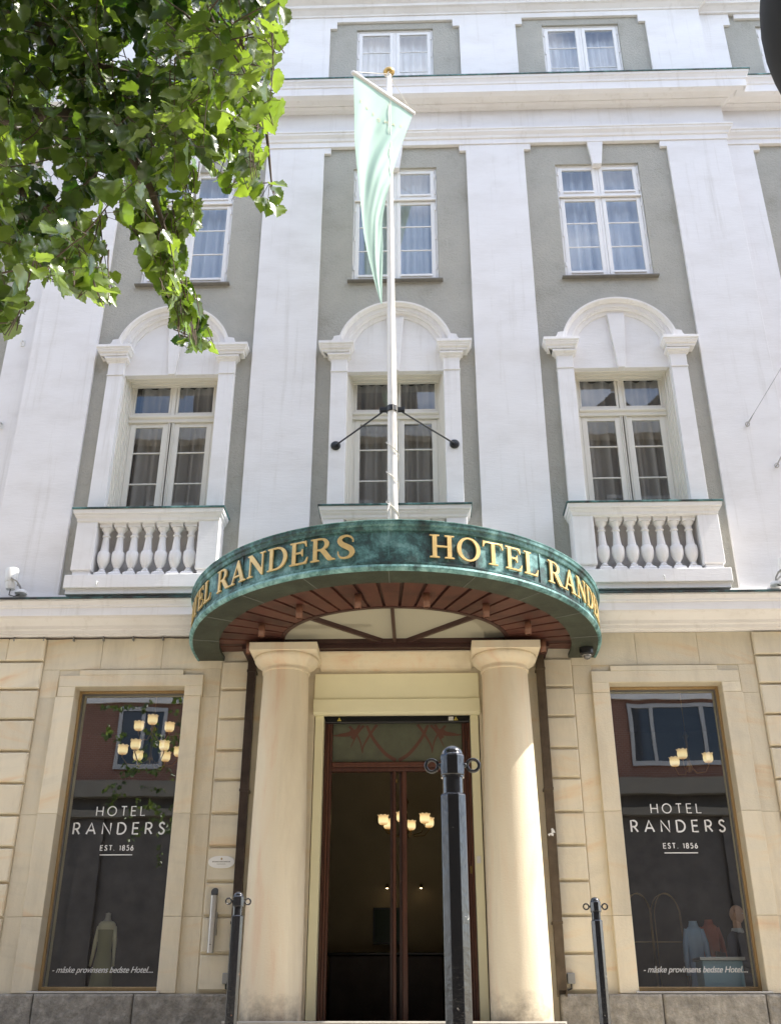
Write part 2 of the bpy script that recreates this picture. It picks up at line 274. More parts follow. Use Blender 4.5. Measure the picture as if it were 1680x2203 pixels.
# ------------------------------------------------------------------ mesh builder
class MB:
    def __init__(s): s.v = []; s.f = []; s.a = []; s.m = []; s.cv = None; s.cm = 0
    def _add(s, vs, fs, var=None):
        n = len(s.v); s.v += [tuple(p) for p in vs]
        if var is None: var = random.random() if s.cv is None else s.cv
        for f in fs: s.f.append(tuple(i+n for i in f)); s.a.append(var); s.m.append(s.cm)
    def box(s, x0, x1, y0, y1, z0, z1, var=None):
        if x0 > x1: x0, x1 = x1, x0
        if y0 > y1: y0, y1 = y1, y0
        if z0 > z1: z0, z1 = z1, z0
        s._add([(x0,y0,z0),(x1,y0,z0),(x1,y1,z0),(x0,y1,z0),(x0,y0,z1),(x1,y0,z1),(x1,y1,z1),(x0,y1,z1)],
               [(0,3,2,1),(4,5,6,7),(0,1,5,4),(1,2,6,5),(2,3,7,6),(3,0,4,7)], var); return s
    def cbox(s, x0, x1, y0, y1, z0, z1, c=0.008, var=None):
        """box with chamfered front (-y) edges"""
        if x0 > x1: x0, x1 = x1, x0
        if y0 > y1: y0, y1 = y1, y0
        a = [(x0,y1,z0),(x1,y1,z0),(x1,y1,z1),(x0,y1,z1)]; b = [(x0,y0+c,z0),(x1,y0+c,z0),(x1,y0+c,z1),(x0,y0+c,z1)]
        d = [(x0+c,y0,z0+c),(x1-c,y0,z0+c),(x1-c,y0,z1-c),(x0+c,y0,z1-c)]
        fs = [(3,2,1,0),(8,9,10,11)]
        for i in range(4):
            j = (i+1) % 4; fs += [(i,j,j+4,i+4),(i+4,j+4,j+8,i+8)]
        s._add(a+b+d, fs, var); return s
    def prism(s, poly, y0, y1, var=None, caps=True):
        """poly: (x,z) counter-clockwise seen from -y"""
        n = len(poly)
        vs = [(x,y0,z) for x,z in poly] + [(x,y1,z) for x,z in poly]
        fs = [(i,i+n,(i+1)%n+n,(i+1)%n) for i in range(n)]
        if caps: fs += [tuple(range(n)), tuple(range(2*n-1, n-1, -1))]
        s._add(vs, fs, var); return s
    def quad(s, a, b, c, d, var=None): s._add([a,b,c,d], [(0,1,2,3)], var); return s
    def lathe(s, prof, cx=0, cy=0, seg=24, squash=1.0, var=None, rot=0.0, caps=True):
        n = len(prof); vs = []
        for i in range(seg):
            a = 2*PI*i/seg + rot
            for r, z in prof: vs.append((cx + r*math.cos(a), cy + r*math.sin(a)*squash, z))
        fs = []
        for i in range(seg):
            j = (i+1) % seg
            for k in range(n-1): fs.append((i*n+k, j*n+k, j*n+k+1, i*n+k+1))
        if caps:
            fs.append(tuple(i*n for i in range(seg))[::-1]); fs.append(tuple(i*n+n-1 for i in range(seg)))
        s._add(vs, fs, var); return s
    def tube(s, pts, r, seg=8, var=None, cap=True, closed=False):
        pts = [Vector(p) for p in pts]; n = len(pts)
        rs = r if isinstance(r, (list, tuple)) else [r]*n
        vs = []; prev = None
        for i, p in enumerate(pts):
            if closed: t = (pts[(i+1) % n] - pts[i-1]).normalized()
            else: t = (pts[min(i+1, n-1)] - pts[max(i-1, 0)]).normalized()
            if prev is None:
                a = Vector((0, 0, 1)) if abs(t.z) < 0.9 else Vector((1, 0, 0)); u = t.cross(a).normalized()
            else: u = (prev - t*prev.dot(t)).normalized()
            prev = u; w_ = t.cross(u)
            for k in range(seg):
                a = 2*PI*k/seg; vs.append(p + (u*math.cos(a) + w_*math.sin(a))*rs[i])
        fs = []
        for i in range(n if closed else n-1):
            j = (i+1) % n
            for k in range(seg):
                l = (k+1) % seg; fs.append((i*seg+k, i*seg+l, j*seg+l, j*seg+k))
        if cap and not closed: fs.append(tuple(range(seg))[::-1]); fs.append(tuple((n-1)*seg+k for k in range(seg)))
        s._add(vs, fs, var); return s
    def sweep(s, prof, plan, closed=False, capends=True, var=None):
        """prof: (d, z), d = projection to the right-hand side of the plan path (x, y)"""
        P = [Vector((p[0], p[1])) for p in plan]; n = len(P); m = len(prof); vs = []
        for i in range(n):
            def nrm(a, b): t = (b-a).normalized(); return Vector((t.y, -t.x))
            if i == 0: o = nrm(P[0], P[1])
            elif i == n-1: o = nrm(P[-2], P[-1])
            else:
                a = nrm(P[i-1], P[i]); b = nrm(P[i], P[i+1]); o = (a+b); o = o/ max(0.3, o.dot(a))
            for d, z in prof: vs.append((P[i].x + o.x*d, P[i].y + o.y*d, z))
        fs = []; mm = m if closed else m-1
        for i in range(n-1):
            for k in range(mm):
                l = (k+1) % m; fs.append((i*m+k, (i+1)*m+k, (i+1)*m+l, i*m+l))
        if capends: fs.append(tuple(range(m))[::-1]); fs.append(tuple((n-1)*m+k for k in range(m)))
        s._add(vs, fs, var); return s
    def archsweep(s, prof, cx, cz, a0, a1, seg=32, var=None):
        """prof: closed loop of (radius, y), revolved about the y axis through (cx, cz)"""
        m = len(prof); vs = []
        for i in range(seg+1):
            a = a0 + (a1-a0)*i/seg
            for r, y in prof: vs.append((cx + r*math.cos(a), y, cz + r*math.sin(a)))
        fs = []
        for i in range(seg):
            for k in range(m):
                l = (k+1) % m; fs.append((i*m+k, i*m+l, (i+1)*m+l, (i+1)*m+k))
        fs.append(tuple(range(m))); fs.append(tuple(seg*m+k for k in range(m))[::-1])
        s._add(vs, fs, var); return s
    def grid(s, x0, x1, z0, z1, yf, yb, holes, extra=[], vfun=None):
        """wall sheet at yf with reveals back to yb round rectangular holes (x0,x1,z0,z1)"""
        xs = sorted({x0, x1} | {h[0] for h in holes} | {h[1] for h in holes}); zs = sorted({z0, z1} | {h[2] for h in holes} | {h[3] for h in holes})
        xs = [x for x in xs if x0 <= x <= x1]; zs = [z for z in zs if z0 <= z <= z1]
        solid = lambda x, z: x0 < x < x1 and z0 < z < z1 and not any(h[0] < x < h[1] and h[2] < z < h[3] for h in holes)
        for i in range(len(xs)-1):
            for k in range(len(zs)-1):
                a, b, c, d = xs[i], xs[i+1], zs[k], zs[k+1]; mx_, mz = (a+b)/2, (c+d)/2
                if not solid(mx_, mz): continue
                s.quad((a,yf,c),(b,yf,c),(b,yf,d),(a,yf,d), var=0.5)
                px = (xs[i-1]+a)/2 if i else a-1; nx = (xs[i+2]+b)/2 if i+2 < len(xs) else b+1
                pz = (zs[k-1]+c)/2 if k else c-1; nz_ = (zs[k+2]+d)/2 if k+2 < len(zs) else d+1
                if not solid(px, mz): s.quad((a,yb,c),(a,yf,c),(a,yf,d),(a,yb,d), var=0.5)
                if not solid(nx, mz): s.quad((b,yf,c),(b,yb,c),(b,yb,d),(b,yf,d), var=0.5)
                if not solid(mx_, pz): s.quad((a,yb,c),(b,yb,c),(b,yf,c),(a,yf,c), var=0.5)
                if not solid(mx_, nz_): s.quad((a,yf,d),(b,yf,d),(b,yb,d),(a,yb,d), var=0.5)
        return s
    def data(s, name, mats, smooth=False, merge=False):
        me = bpy.data.meshes.new(name); me.from_pydata(s.v, [], s.f)
        if not isinstance(mats, (list, tuple)): mats = [mats]
        for m in mats: me.materials.append(m)
        at_ = me.attributes.new('var', 'FLOAT', 'FACE'); at_.data.foreach_set('value', s.a)
        me.polygons.foreach_set('material_index', s.m)
        if smooth: me.polygons.foreach_set('use_smooth', [True]*len(me.polygons))
        me.validate(); me.update()
        bm = bmesh.new(); bm.from_mesh(me)
        if merge: bmesh.ops.remove_doubles(bm, verts=bm.verts, dist=1e-5)
        bmesh.ops.recalc_face_normals(bm, faces=bm.faces)
        bm.to_mesh(me); bm.free()
        return me
    def build(s, name, mats, parent=None, smooth=False, auto=None, loc=None, bevel=0, recalc=True):
        me = s.data(name, mats, smooth or auto is not None)
        if auto is not None:
            try: me.set_sharp_from_angle(angle=R(auto))
            except Exception: pass
        o = bpy.data.objects.new(name, me); COL.objects.link(o)
        if parent is not None: o.parent = parent
        if loc is not None: o.location = loc
        if bevel:
            b = o.modifiers.new('bevel', 'BEVEL'); b.width = bevel; b.segments = 2; b.limit_method = 'ANGLE'; b.angle_limit = R(40)
        return o
def thing(name, label, cat, loc=(0, 0, 0), rotz=0, group=None, parent=None):
    o = bpy.data.objects.new(name, None); COL.objects.link(o); o.location = loc; o.rotation_euler = (0, 0, rotz)
    o.empty_display_size = 0.2
    if label: o['label'] = label
    if cat: o['category'] = cat
    if group: o['group'] = group
    if parent is not None: o.parent = parent
    return o
def tag(o, label, cat, group=None):
    o['label'] = label; o['category'] = cat
    if group: o['group'] = group
    return o
def struct(o): o['kind'] = 'structure'; return o
def part(name, parent, loc=(0, 0, 0)):
    o = bpy.data.objects.new(name, None); COL.objects.link(o); o.parent = parent; o.location = loc; o.empty_display_size = 0.1
    return o
def dup(root, loc=None, parent=None, label=None):
    r = root.copy(); COL.objects.link(r)
    if loc is not None: r.location = loc
    if parent is not None: r.parent = parent
    if label: r['label'] = label
    for ch in [o for o in bpy.data.objects if o.parent == root]:
        dup(ch, parent=r)
    return r

# ================================================================== SETTING
g = MB(); g.box(-60, 60, -70, 60, -0.5, 0.0)
def mat_paving():
    m, nt, b, L = new_mat('granite_paving')
    p = obj_coord(nt); br = N(nt, 'ShaderNodeTexBrick', Scale=1.6); L(p, br.inputs['Vector'])
    br.inputs['Color1'].default_value = (0.41, 0.37, 0.30, 1); br.inputs['Color2'].default_value = (0.47, 0.425, 0.35, 1); br.inputs['Mortar'].default_value = (0.12, 0.11, 0.10, 1)
    br.inputs['Mortar Size'].default_value = 0.012
    L(br.outputs['Color'], b.inputs['Base Color']); b.inputs['Roughness'].default_value = 0.8
    return m
struct(g.build('ground', mat_paving()))

# ================================================================== HOTEL
S = 3.58
HB = thing('hotel_building', 'white and grey plaster hotel front with sandstone ground floor and curved copper canopy', 'building')
BAYS = (-2*S-0.56, -S, 0.0, S, 2*S+0.56)   # the outermost bays belong to the set-back side wings
def bay_y(i): return 0.14 if i in (0, 4) else 0.0
XL = 5.93
# --- white pilasters, one part each
def pilaster(x0, x1, yf, ear_l=True, ear_r=True):
    m = MB()
    pts = [(x0, 5.78), (x1, 5.78), (x1, 14.32)]
    pts += [(x1+0.12, 14.32), (x1+0.12, 14.459)] if ear_r else [(x1, 14.459)]
    pts += [(x0-0.12, 14.459), (x0-0.12, 14.32), (x0, 14.32)] if ear_l else [(x0, 14.459)]
    m.prism(pts, yf, yf+0.16)
    return m.build('pilaster', M['white'], HB, bevel=0.006)
for c in (-S/2, S/2): pilaster(c-(S/2-1.273), c+(S/2-1.273), 0.0)
pilaster(S+1.273, XL, 0.0, True, False); pilaster(-XL, -S-1.273, 0.0, False, True)
pilaster(XL+0.001, 6.42, 0.14, False, True); pilaster(-6.42, -XL-0.001, 0.14, True, False)
pilaster(8.95, 10.4, 0.14); pilaster(-10.4, -8.95, 0.14)
# top storey piers
def pier4(x0, x1, yf, l=True, r=True):
    m = MB(); a = 0.13
    pts = [(x0, 15.74), (x1, 15.74), (x1, 17.62)]
    pts += [(x1+a, 17.62), (x1+a, 17.80)] if r else [(x1, 17.80)]
    pts += [(x0-a, 17.80), (x0-a, 17.62), (x0, 17.62)] if l else [(x0, 17.80)]
    m.prism(pts, yf, yf+0.2); m.box(x0-(a if l else 0), x1+(a if r else 0), yf, yf+0.2, 17.80, 18.3)
    return m.build('pier', M['white'], HB)
for c in (-S/2, S/2): pier4(c-(S/2-1.25), c+(S/2-1.25), 0.0)
pier4(S+1.25, XL-0.05, 0.0, True, False); pier4(-XL+0.05, -S-1.25, 0.0, False, True)
pier4(XL-0.049, 6.36, 0.14, False, True); pier4(-6.36, -XL+0.049, 0.14, True, False)
pier4(8.97, 10.4, 0.14); pier4(-10.4, -8.97, 0.14)
for i, bx in enumerate(BAYS): MB().box(bx-1.12, bx+1.12, bay_y(i)+0.001, bay_y(i)+0.2, 17.80, 18.3).build('lintel_band', M['white'], HB)
# --- grey stucco wall, one sheet per bay with window openings
def grey_bay(i):
    bx, y0 = BAYS[i], bay_y(i); m = MB(); yf = y0+0.055
    m.grid(bx-1.33, bx+1.33, 5.70, 9.95, yf, yf+0.35, [(bx-0.86, bx+0.86, 5.70, 9.95)])
    # half-round opening
    seg = 32; r = 0.86; zc = 9.95; x0, x1, zt = bx-1.33, bx+1.33, 11.0
    def outer(a):
        c, s_ = math.cos(a), math.sin(a); k = min(1.33/max(abs(c), 1e-6), (zt-zc)/max(s_, 1e-6)); return (bx + c*k, zc + s_*k)
    angs = sorted(set([PI*j/seg for j in range(seg+1)] + [math.atan2(zt-zc, 1.33), PI-math.atan2(zt-zc, 1.33)]))
    for a, b in zip(angs, angs[1:]):
        p, q = outer(a), outer(b)
        m.quad((bx+r*math.cos(a), yf, zc+r*math.sin(a)), (p[0], yf, p[1]), (q[0], yf, q[1]), (bx+r*math.cos(b), yf, zc+r*math.sin(b)), var=0.5)
    m.grid(bx-1.33, bx+1.33, 11.0, 14.60, yf, yf+0.2, [(bx-0.735, bx+0.735, 11.42, 13.99)])
    m.build('grey_wall', M['grey'], HB); m = MB()
    m.grid(bx-1.33, bx+1.33, 15.6, 17.95, yf, yf+0.2, [(bx-0.735, bx+0.735, 15.9, 17.63)])
    m.build('grey_wall', M['grey'], HB)
for i in range(5): grey_bay(i)
# keystones above the tall rectangular windows
for i, bx in enumerate(BAYS):
    y0 = bay_y(i)
    MB().prism([(bx-0.078, 13.93), (bx+0.078, 13.93), (bx+0.14, 14.459), (bx-0.14, 14.459)], y0-0.012, y0+0.12).build('keystone', M['white'], HB, bevel=0.006)
# --- entablature and cornices (run round the projecting centre)
PLAN = [(-14, 0.14), (-XL, 0.14), (-XL, 0.0), (XL, 0.0), (XL, 0.14), (14, 0.14)]
arch = [(-0.1, 14.46), (0.02, 14.46), (0.02, 14.565), (0.045, 14.58), (0.055, 14.625), (0.10, 14.68), (0.105, 14.72), (0.12, 14.725), (0.12, 14.765), (0.01, 14.79), (0.01, 15.29), (-0.1, 15.29)]
MB().sweep(arch, PLAN, closed=True).build('architrave', M['white'], HB)
corn = [(-0.1, 15.29), (0.03, 15.29), (0.045, 15.30), (0.07, 15.325), (0.12, 15.35), (0.125, 15.372), (0.15, 15.374), (0.17, 15.385), (0.215, 15.41), (0.25, 15.418), (0.25, 15.395), (0.375, 15.395), (0.375, 15.36), (0.385, 15.36), (0.385, 15.53),
        (0.40, 15.54), (0.405, 15.58), (0.43, 15.63), (0.45, 15.655), (0.455, 15.70), (0.30, 15.72), (-0.1, 15.74)]
MB().sweep(corn, PLAN, closed=True).build('cornice', M['white'], HB)
MB().sweep([(-0.05, 15.745), (0.30, 15.724), (0.462, 15.70), (0.472, 15.70), (0.472, 15.722), (0.30, 15.745), (-0.05, 15.765)], PLAN, closed=True).build('copper_flashing', M['copper_edge'], HB)
PL4 = [(-14, 0.12), (-XL+0.05, 0.12), (-XL+0.05, 0.0), (XL-0.05, 0.0), (XL-0.05, 0.12), (14, 0.12)]
topc = [(-0.1, 17.93), (0.02, 17.93), (0.03, 17.96), (0.06, 17.99), (0.10, 18.03), (0.14, 18.05), (0.14, 18.12), (0.24, 18.20), (0.30, 18.21), (0.30, 18.42), (0.36, 18.52), (-0.1, 18.6)]
MB().sweep(topc, PL4, closed=True).build('eaves_cornice', M['white'], HB)
MB().box(-14, 14, 0.3, 12, 18.45, 18.6).build('roof', M['greymetal'], HB)
# string course over the ground floor, its copper flashing and the plinth above
strc = [(-0.12, 5.17), (0.035, 5.17), (0.045, 5.19), (0.075, 5.20), (0.08, 5.245), (0.12, 5.255), (0.125, 5.30), (0.17, 5.335), (0.22, 5.375), (0.30, 5.385), (0.355, 5.385), (0.355, 5.36), (0.365, 5.36), (0.365, 5.475),
        (0.38, 5.485), (0.385, 5.51), (0.41, 5.545), (0.42, 5.56), (0.42, 5.585), (0.2, 5.60), (-0.12, 5.60)]
MB().sweep(strc, PLAN, closed=True).build('string_course', M['white'], HB)
MB().sweep([(-0.05, 5.606), (0.25, 5.604), (0.432, 5.582), (0.44, 5.582), (0.44, 5.612), (0.25, 5.63), (-0.05, 5.635)], PLAN, closed=True).build('copper_flashing', mat_copper('dark_copper_flashing', 0.6, 0.60), HB)
MB().sweep([(-0.12, 5.632), (0.15, 5.632), (0.135, 5.70), (0.10, 5.74), (0.09, 5.779), (-0.12, 5.779)], PLAN, closed=True).build('upper_plinth', M['white'], HB)

# --- windows
def curtain(x0, x1, z0, z1, y, label, gap=0.0, folds=9, amp=0.045, mat='curtain'):
    m = MB(); nx = 90
    spans = [(x0, x1)] if not gap else [(x0, (x0+x1)/2-gap), ((x0+x1)/2+gap, x1)]
    rnd = random.Random(hash(round(x0*100+z0*7)) & 0xffff)
    for a, b in spans:
        ph = rnd.uniform(0, 6); vs = []
        for i in range(nx+1):
            t = i/nx; x = a + (b-a)*t; yy = y + amp*math.sin(t*folds*2*PI*(b-a)/1.3 + ph + 0.9*math.sin(t*7+ph)) + amp*0.4*math.sin(t*folds*5.1+ph)
            vs += [(x, yy, z0), (x + 0.01*math.sin(i), yy*0.35+y*0.65, z1)]
        m._add(vs, [(2*i, 2*i+2, 2*i+3, 2*i+1) for i in range(nx)])
    o = m.build('net_curtain', M[mat], None, smooth=True)
    tag(o, label, 'curtain', 'net curtains behind the hotel windows'); return o
def sash_ring(m, x0, x1, z0, z1, px0, px1, pz0, pz1, y, d=0.04):
    m.cbox(x0, px0, y, y+d, z0, z1, 0.006); m.cbox(px1, x1, y, y+d, z0, z1, 0.006)
    m.box(px0-.006, px1+.006, y+0.0045, y+d, z0, pz0); m.box(px0-.006, px1+.006, y+0.0045, y+d, pz1, z1)
def hinges(m, xs, zs, y):
    for x in xs:
        for z in zs: m.lathe([(0.0, z-0.045), (0.012, z-0.045), (0.013, z+0.045), (0.0, z+0.05)], x, y-0.008, 8, caps=False)
def bars(m, px0, px1, zs, y):
    for z in zs: m.cbox(px0, px1, y+0.008, y+0.03, z-0.012, z+0.012, 0.005)
def window_rect(i, kind):
    bx, y0 = BAYS[i], bay_y(i)+0.095
    p = part('window', HB, (bx, y0, 0)); m = MB()
    if kind == 3:
        zb, zt = 11.44, 13.99
        m.box(-0.733, -0.70, 0, 0.1, zb, zt); m.box(0.70, 0.733, 0, 0.1, zb, zt); m.box(-0.70, 0.70, 0.0, 0.1, zt-0.03, zt-0.001); m.box(-0.70, 0.70, 0.0, 0.1, zb, zb+0.08)
        m.box(-0.022, 0.022, 0.012, 0.1, zb+.08, zt-.03)
        m.box(-0.70, 0.70, -0.012, 0.1, 13.245, 13.29)
        m.box(-0.71, 0.71, -0.035, 0.0, 13.235, 13.258)
        for sx in (-1, 1):
            a, b = sorted((sx*0.026, sx*0.696)); pa, pb = sorted((sx*0.095, sx*0.622))
            sash_ring(m, a, b, 13.295, 13.955, pa, pb, 13.41, 13.89, 0.004); m.box(pa, pb, -0.012, 0.004, 13.355, 13.375)
            sash_ring(m, a, b, 11.525, 13.23, pa, pb, 11.625, 13.165, 0.004); m.box(pa, pb, -0.012, 0.004, 11.565, 11.585)
            bars(m, pa, pb, (12.145, 12.67), 0.01)
        hinges(m, (-0.70, 0.70), (11.75, 12.4, 13.05, 13.42, 13.8), 0.0)
        panes = [(13.41, 13.89), (11.625, 12.133), (12.157, 12.658), (12.682, 13.165)]
        MB().cbox(-0.80, 0.80, -0.125, 0.05, 11.408, 11.43, 0.003).build('sill', mat_sill, p)
        rz0, rz1 = 11.3, 14.1
    else:
        zb, zt = 15.9, 17.63
        m.box(-0.733, -0.70, 0, 0.1, zb, zt); m.box(0.70, 0.733, 0, 0.1, zb, zt); m.box(-0.70, 0.70, 0.0, 0.1, zt-0.03, zt-0.001); m.box(-0.022, 0.022, 0.012, 0.1, zb, zt-.03)
        for sx in (-1, 1):
            a, b = sorted((sx*0.026, sx*0.696)); pa, pb = sorted((sx*0.095, sx*0.622))
            sash_ring(m, a, b, 15.9, 17.595, pa, pb, 16.0, 17.52, 0.004); bars(m, pa, pb, (16.51, 17.05), 0.01)
        hinges(m, (-0.70, 0.70), (16.4, 16.9, 17.4), 0.0)
        panes = [(16.0, 16.498), (16.522, 17.038), (17.062, 17.52)]
        rz0, rz1 = 15.85, 17.8
    m.build('frame', M['sash'], p)
    for sx in (-1, 1):
        pa, pb = sorted((sx*0.095, sx*0.622))
        for z0, z1 in panes:
            t = random.uniform(-0.0015, 0.0015)
            g_ = MB(); g_.quad((pa, 0.026, z0), (pb, 0.026+t, z0), (pb, 0.026+t*2, z1), (pa, 0.026+t, z1)); pane(g_, p)
    room(p, -0.85, 0.85, 0.11, 0.9, rz0, rz1)
    return p
def pane(g_, p, mat='glass_up'):
    me = bpy.data.meshes.new('pane'); me.from_pydata(g_.v, [], g_.f); me.materials.append(M[mat]); me.update()
    o = bpy.data.objects.new('pane', me); COL.objects.link(o); o.parent = p; return o
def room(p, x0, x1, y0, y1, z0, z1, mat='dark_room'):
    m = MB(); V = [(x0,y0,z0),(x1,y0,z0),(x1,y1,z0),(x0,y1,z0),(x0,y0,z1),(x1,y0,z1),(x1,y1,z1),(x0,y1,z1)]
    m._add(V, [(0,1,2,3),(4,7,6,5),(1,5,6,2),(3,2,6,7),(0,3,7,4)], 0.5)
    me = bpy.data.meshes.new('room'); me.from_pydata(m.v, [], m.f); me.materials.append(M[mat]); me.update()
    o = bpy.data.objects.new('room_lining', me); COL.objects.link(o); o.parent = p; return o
mat_sill = mat_simple('dark_slate_sill', (0.17, 0.16, 0.14), 0.6, var=0.3)
WN = {0: 'at the far left edge', 1: 'left of the flagpole behind the leaves', 2: 'behind the flag', 3: 'right of the flagpole', 4: 'in the right-hand wing'}
for i in range(5):
    window_rect(i, 3); bx = BAYS[i]
    if i in (1, 2, 3, 4): curtain(bx-0.82, bx+0.82, 11.32, 14.08, bay_y(i)+0.32, 'white net curtain of the tall rectangular window ' + WN[i], (0, 0, 0, 0.035, 0)[i], (9, 7, 10, 6, 8)[i], (.045, .05, .035, .06, .04)[i])
    window_rect(i, 4)
    if i in (2, 3, 4): curtain(bx-0.82, bx+0.82, 15.86, 17.78, bay_y(i)+0.32, 'white net curtain of the top floor window ' + {2: 'above the flagpole ball', 3: 'between the flagpole and the right wing', 4: 'in the right-hand wing'}[i])

# --- arched first-floor windows with surrounds and balconies
def arched(i):
    bx, y0 = BAYS[i], bay_y(i)
    p = part('arched_surround', HB, (bx, y0, 0)); ZC = 9.95
    for sx in (-1, 1):
        m = MB(); a, b = sorted((sx*0.765, sx*1.02))
        m.cbox(a, b, -0.045, 0.25, 5.80, 9.56, 0.006)
        m.cbox(a-0.008, b+0.008, -0.06, 0.2, 9.56, 9.585, 0.006)
        m.cbox(a, b, -0.045, 0.25, 9.585, 9.81, 0.006)
        m.sweep([(-0.2, 9.80), (0.0, 9.80), (0.02, 9.815), (0.025, 9.84), (0.06, 9.86), (0.06, 9.89), (-0.2, 9.89)], [(a, 0.1), (a, -0.045), (b, -0.045), (b, 0.1)], closed=True)
        m.build('jamb_pilaster', M['white'], p)
        # impost block
        m = MB(); a2, b2 = sorted((sx*0.78, sx*1.10))
        m.sweep([(-0.25, 9.905), (0.055, 9.905), (0.06, 9.95), (0.085, 9.96), (0.09, 9.985), (0.098, 9.99), (0.105, 10.02), (0.12, 10.03), (0.12, 10.08), (-0.25, 10.09)], [(a2, 0.1), (a2, -0.06), (b2, -0.06), (b2, 0.1)] if sx > 0 else [(a2, 0.1), (a2, -0.06), (b2, -0.06), (b2, 0.1)], closed=True)
        # concave flare joining the hood mould to the impost
        fl = []
        cxp, czp, rr = sx*1.10, 10.20, 0.115
        for k in range(9):
            t = PI/2*k/8; fl.append((cxp - sx*rr*math.cos(t), czp - rr*math.sin(t)))
        poly = [(sx*0.84, 10.05)] + [(sx*1.10, 10.06)] + fl[::-1] + [(sx*0.86, 10.22)]
        if sx < 0: poly = poly[::-1]
        m.prism(poly, -0.13, 0.1)
        m.build('impost', M['white'], p, bevel=0.004)
    # hood mould
    prof = [(0.765, 0.2), (0.765, -0.02), (0.785, -0.035), (0.80, -0.035), (0.80, -0.05), (0.865, -0.055), (0.868, -0.085), (0.885, -0.10), (0.90, -0.13), (0.928, -0.135), (0.93, -0.11), (0.93, 0.2)]
    MB().archsweep(prof, 0, ZC, R(3), R(177), 40).build('archivolt', M['white'], p, auto=35)
    # tympanum and its long keystone
    m = MB(); seg = 32; r = 0.775
    poly = [(-0.775, 9.62), (0.775, 9.62)] + [(r*math.cos(PI*k/seg), ZC + r*math.sin(PI*k/seg)) for k in range(seg+1)]
    m.prism(poly, 0.05, 0.33); m.build('tympanum', M['white'], p)
    m = MB(); m.archsweep([(0.70, 0.055), (0.70, 0.035), (0.72, 0.02), (0.766, 0.012), (0.766, 0.055)], 0, ZC, R(2), R(178), 36); m.build('arch_moulding', M['white'], p, auto=35)
    MB().prism([(-0.055, 9.60), (0.055, 9.60), (0.142, 10.645), (-0.142, 10.645)], -0.004, 0.1).build('keystone', M['white'], p, bevel=0.008)
    # stepped reveal
    m = MB()
    for k, (dx, yy) in enumerate(((0.75, 0.08), (0.725, 0.15), (0.70, 0.22), (0.69, 0.28))):
        for sx in (-1, 1):
            a, b = sorted((sx*dx, sx*(0.766+0.002*k))); m.box(a, b, yy, 0.34+0.001*k, 5.8, 9.62)
        m.box(-dx, dx, yy+0.002, 0.341+0.001*k, 9.62+0.012-0.024*k, 9.66)
    m.build('reveal_moulding', M['sash_cream'], p)
    # french window
    wn = part('french_window', HB, (bx, y0+0.33, 0)); m = MB(); zb, zt = 5.85, 9.66
    m.box(-0.70, -0.655, 0, 0.1, zb, zt); m.box(0.655, 0.70, 0, 0.1, zb, zt); m.box(-0.655, 0.655, 0.002, 0.1, 9.63, zt)
    m.cbox(-0.033, 0.033, -0.01, 0.1, 8.99, 9.64, 0.008)
    m.box(-0.69, 0.69, -0.02, 0.1, 8.90, 9.03); m.sweep([(-.02, 8.955), (0.03, 8.955), (0.05, 8.975), (0.05, 9.0), (0.0, 9.035), (-.02, 9.035)], [(-0.68, 0), (0.68, 0)], closed=True)
    m.sweep([(-.02, 8.885), (0.03, 8.885), (0.035, 8.905), (-.02, 8.905)], [(-0.68, 0), (0.68, 0)], closed=True)
    for dx in (-0.045, -0.02, 0.022, 0.045): m.cbox(dx-0.009, dx+0.009, -0.022, 0.0, zb, 8.885, 0.006)
    for sx in (-1, 1):
        a, b = sorted((sx*0.036, sx*0.653)); pa, pb = sorted((sx*0.078, sx*0.625))
        sash_ring(m, a, b, 9.035, 9.63, pa, pb, 9.085, 9.59, 0.006)
        a, b = sorted((sx*0.012, sx*0.653)); pa, pb = sorted((sx*0.135, sx*0.568))
        sash_ring(m, a, b, zb, 8.88, pa, pb, 6.75, 8.81, 0.0); bars(m, pa, pb, (7.24, 7.795, 8.345), 0.008)
    m.build('frame', M['sash_cream'], wn)
    for sx in (-1, 1):
        pa, pb = sorted((sx*0.078, sx*0.625)); t = random.uniform(-0.002, 0.002)
        g_ = MB(); g_.quad((pa, 0.028, 9.085), (pb, 0.028+t, 9.085), (pb, 0.028+t, 9.59), (pa, 0.028, 9.59)); pane(g_, wn, 'glass_french')
        pa, pb = sorted((sx*0.135, sx*0.568))
        for z0, z1 in ((6.75, 7.228), (7.252, 7.783), (7.807, 8.333), (8.357, 8.81)):
            t = random.uniform(-0.002, 0.002); g_ = MB(); g_.quad((pa, 0.022, z0), (pb, 0.022+t, z0), (pb, 0.022+t, z1), (pa, 0.022, z1)); pane(g_, wn, 'glass_french')
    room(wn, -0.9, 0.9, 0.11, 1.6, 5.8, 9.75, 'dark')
    curtain(bx-0.85+(0.22, 0.12, 0.0)[i-1], bx+0.85, 5.82, 9.72, y0+0.60, 'white net curtain of the arched balcony window ' + WN[i].replace(' behind the leaves', '').replace('behind the flag', 'behind the flagpole'), 0.0, (6, 7.5, 5.5)[i-1], (0.10, 0.08, 0.12)[i-1], 'curtain_fr')
    # balcony
    bl = part('balcony', HB, (bx, y0, 0))
    m = MB(); m.cbox(-1.09, 1.09, -0.345, 0.1, 5.78, 5.985, 0.008); m.cbox(-1.06, 1.06, -0.31, 0.1, 5.70, 5.785, 0.004)
    m.build('plinth', M['white'], bl, bevel=0.006)
    for sx in (-1, 1):
        a, b = sorted((sx*0.74, sx*1.04)); m = MB(); m.box(a, b, -0.30, 0.1, 6.075, 6.835); m.box(a+0.025, b-0.025, -0.275, 0.08, 5.984, 6.076)
        m.build('pedestal', M['white'], bl, bevel=0.012)
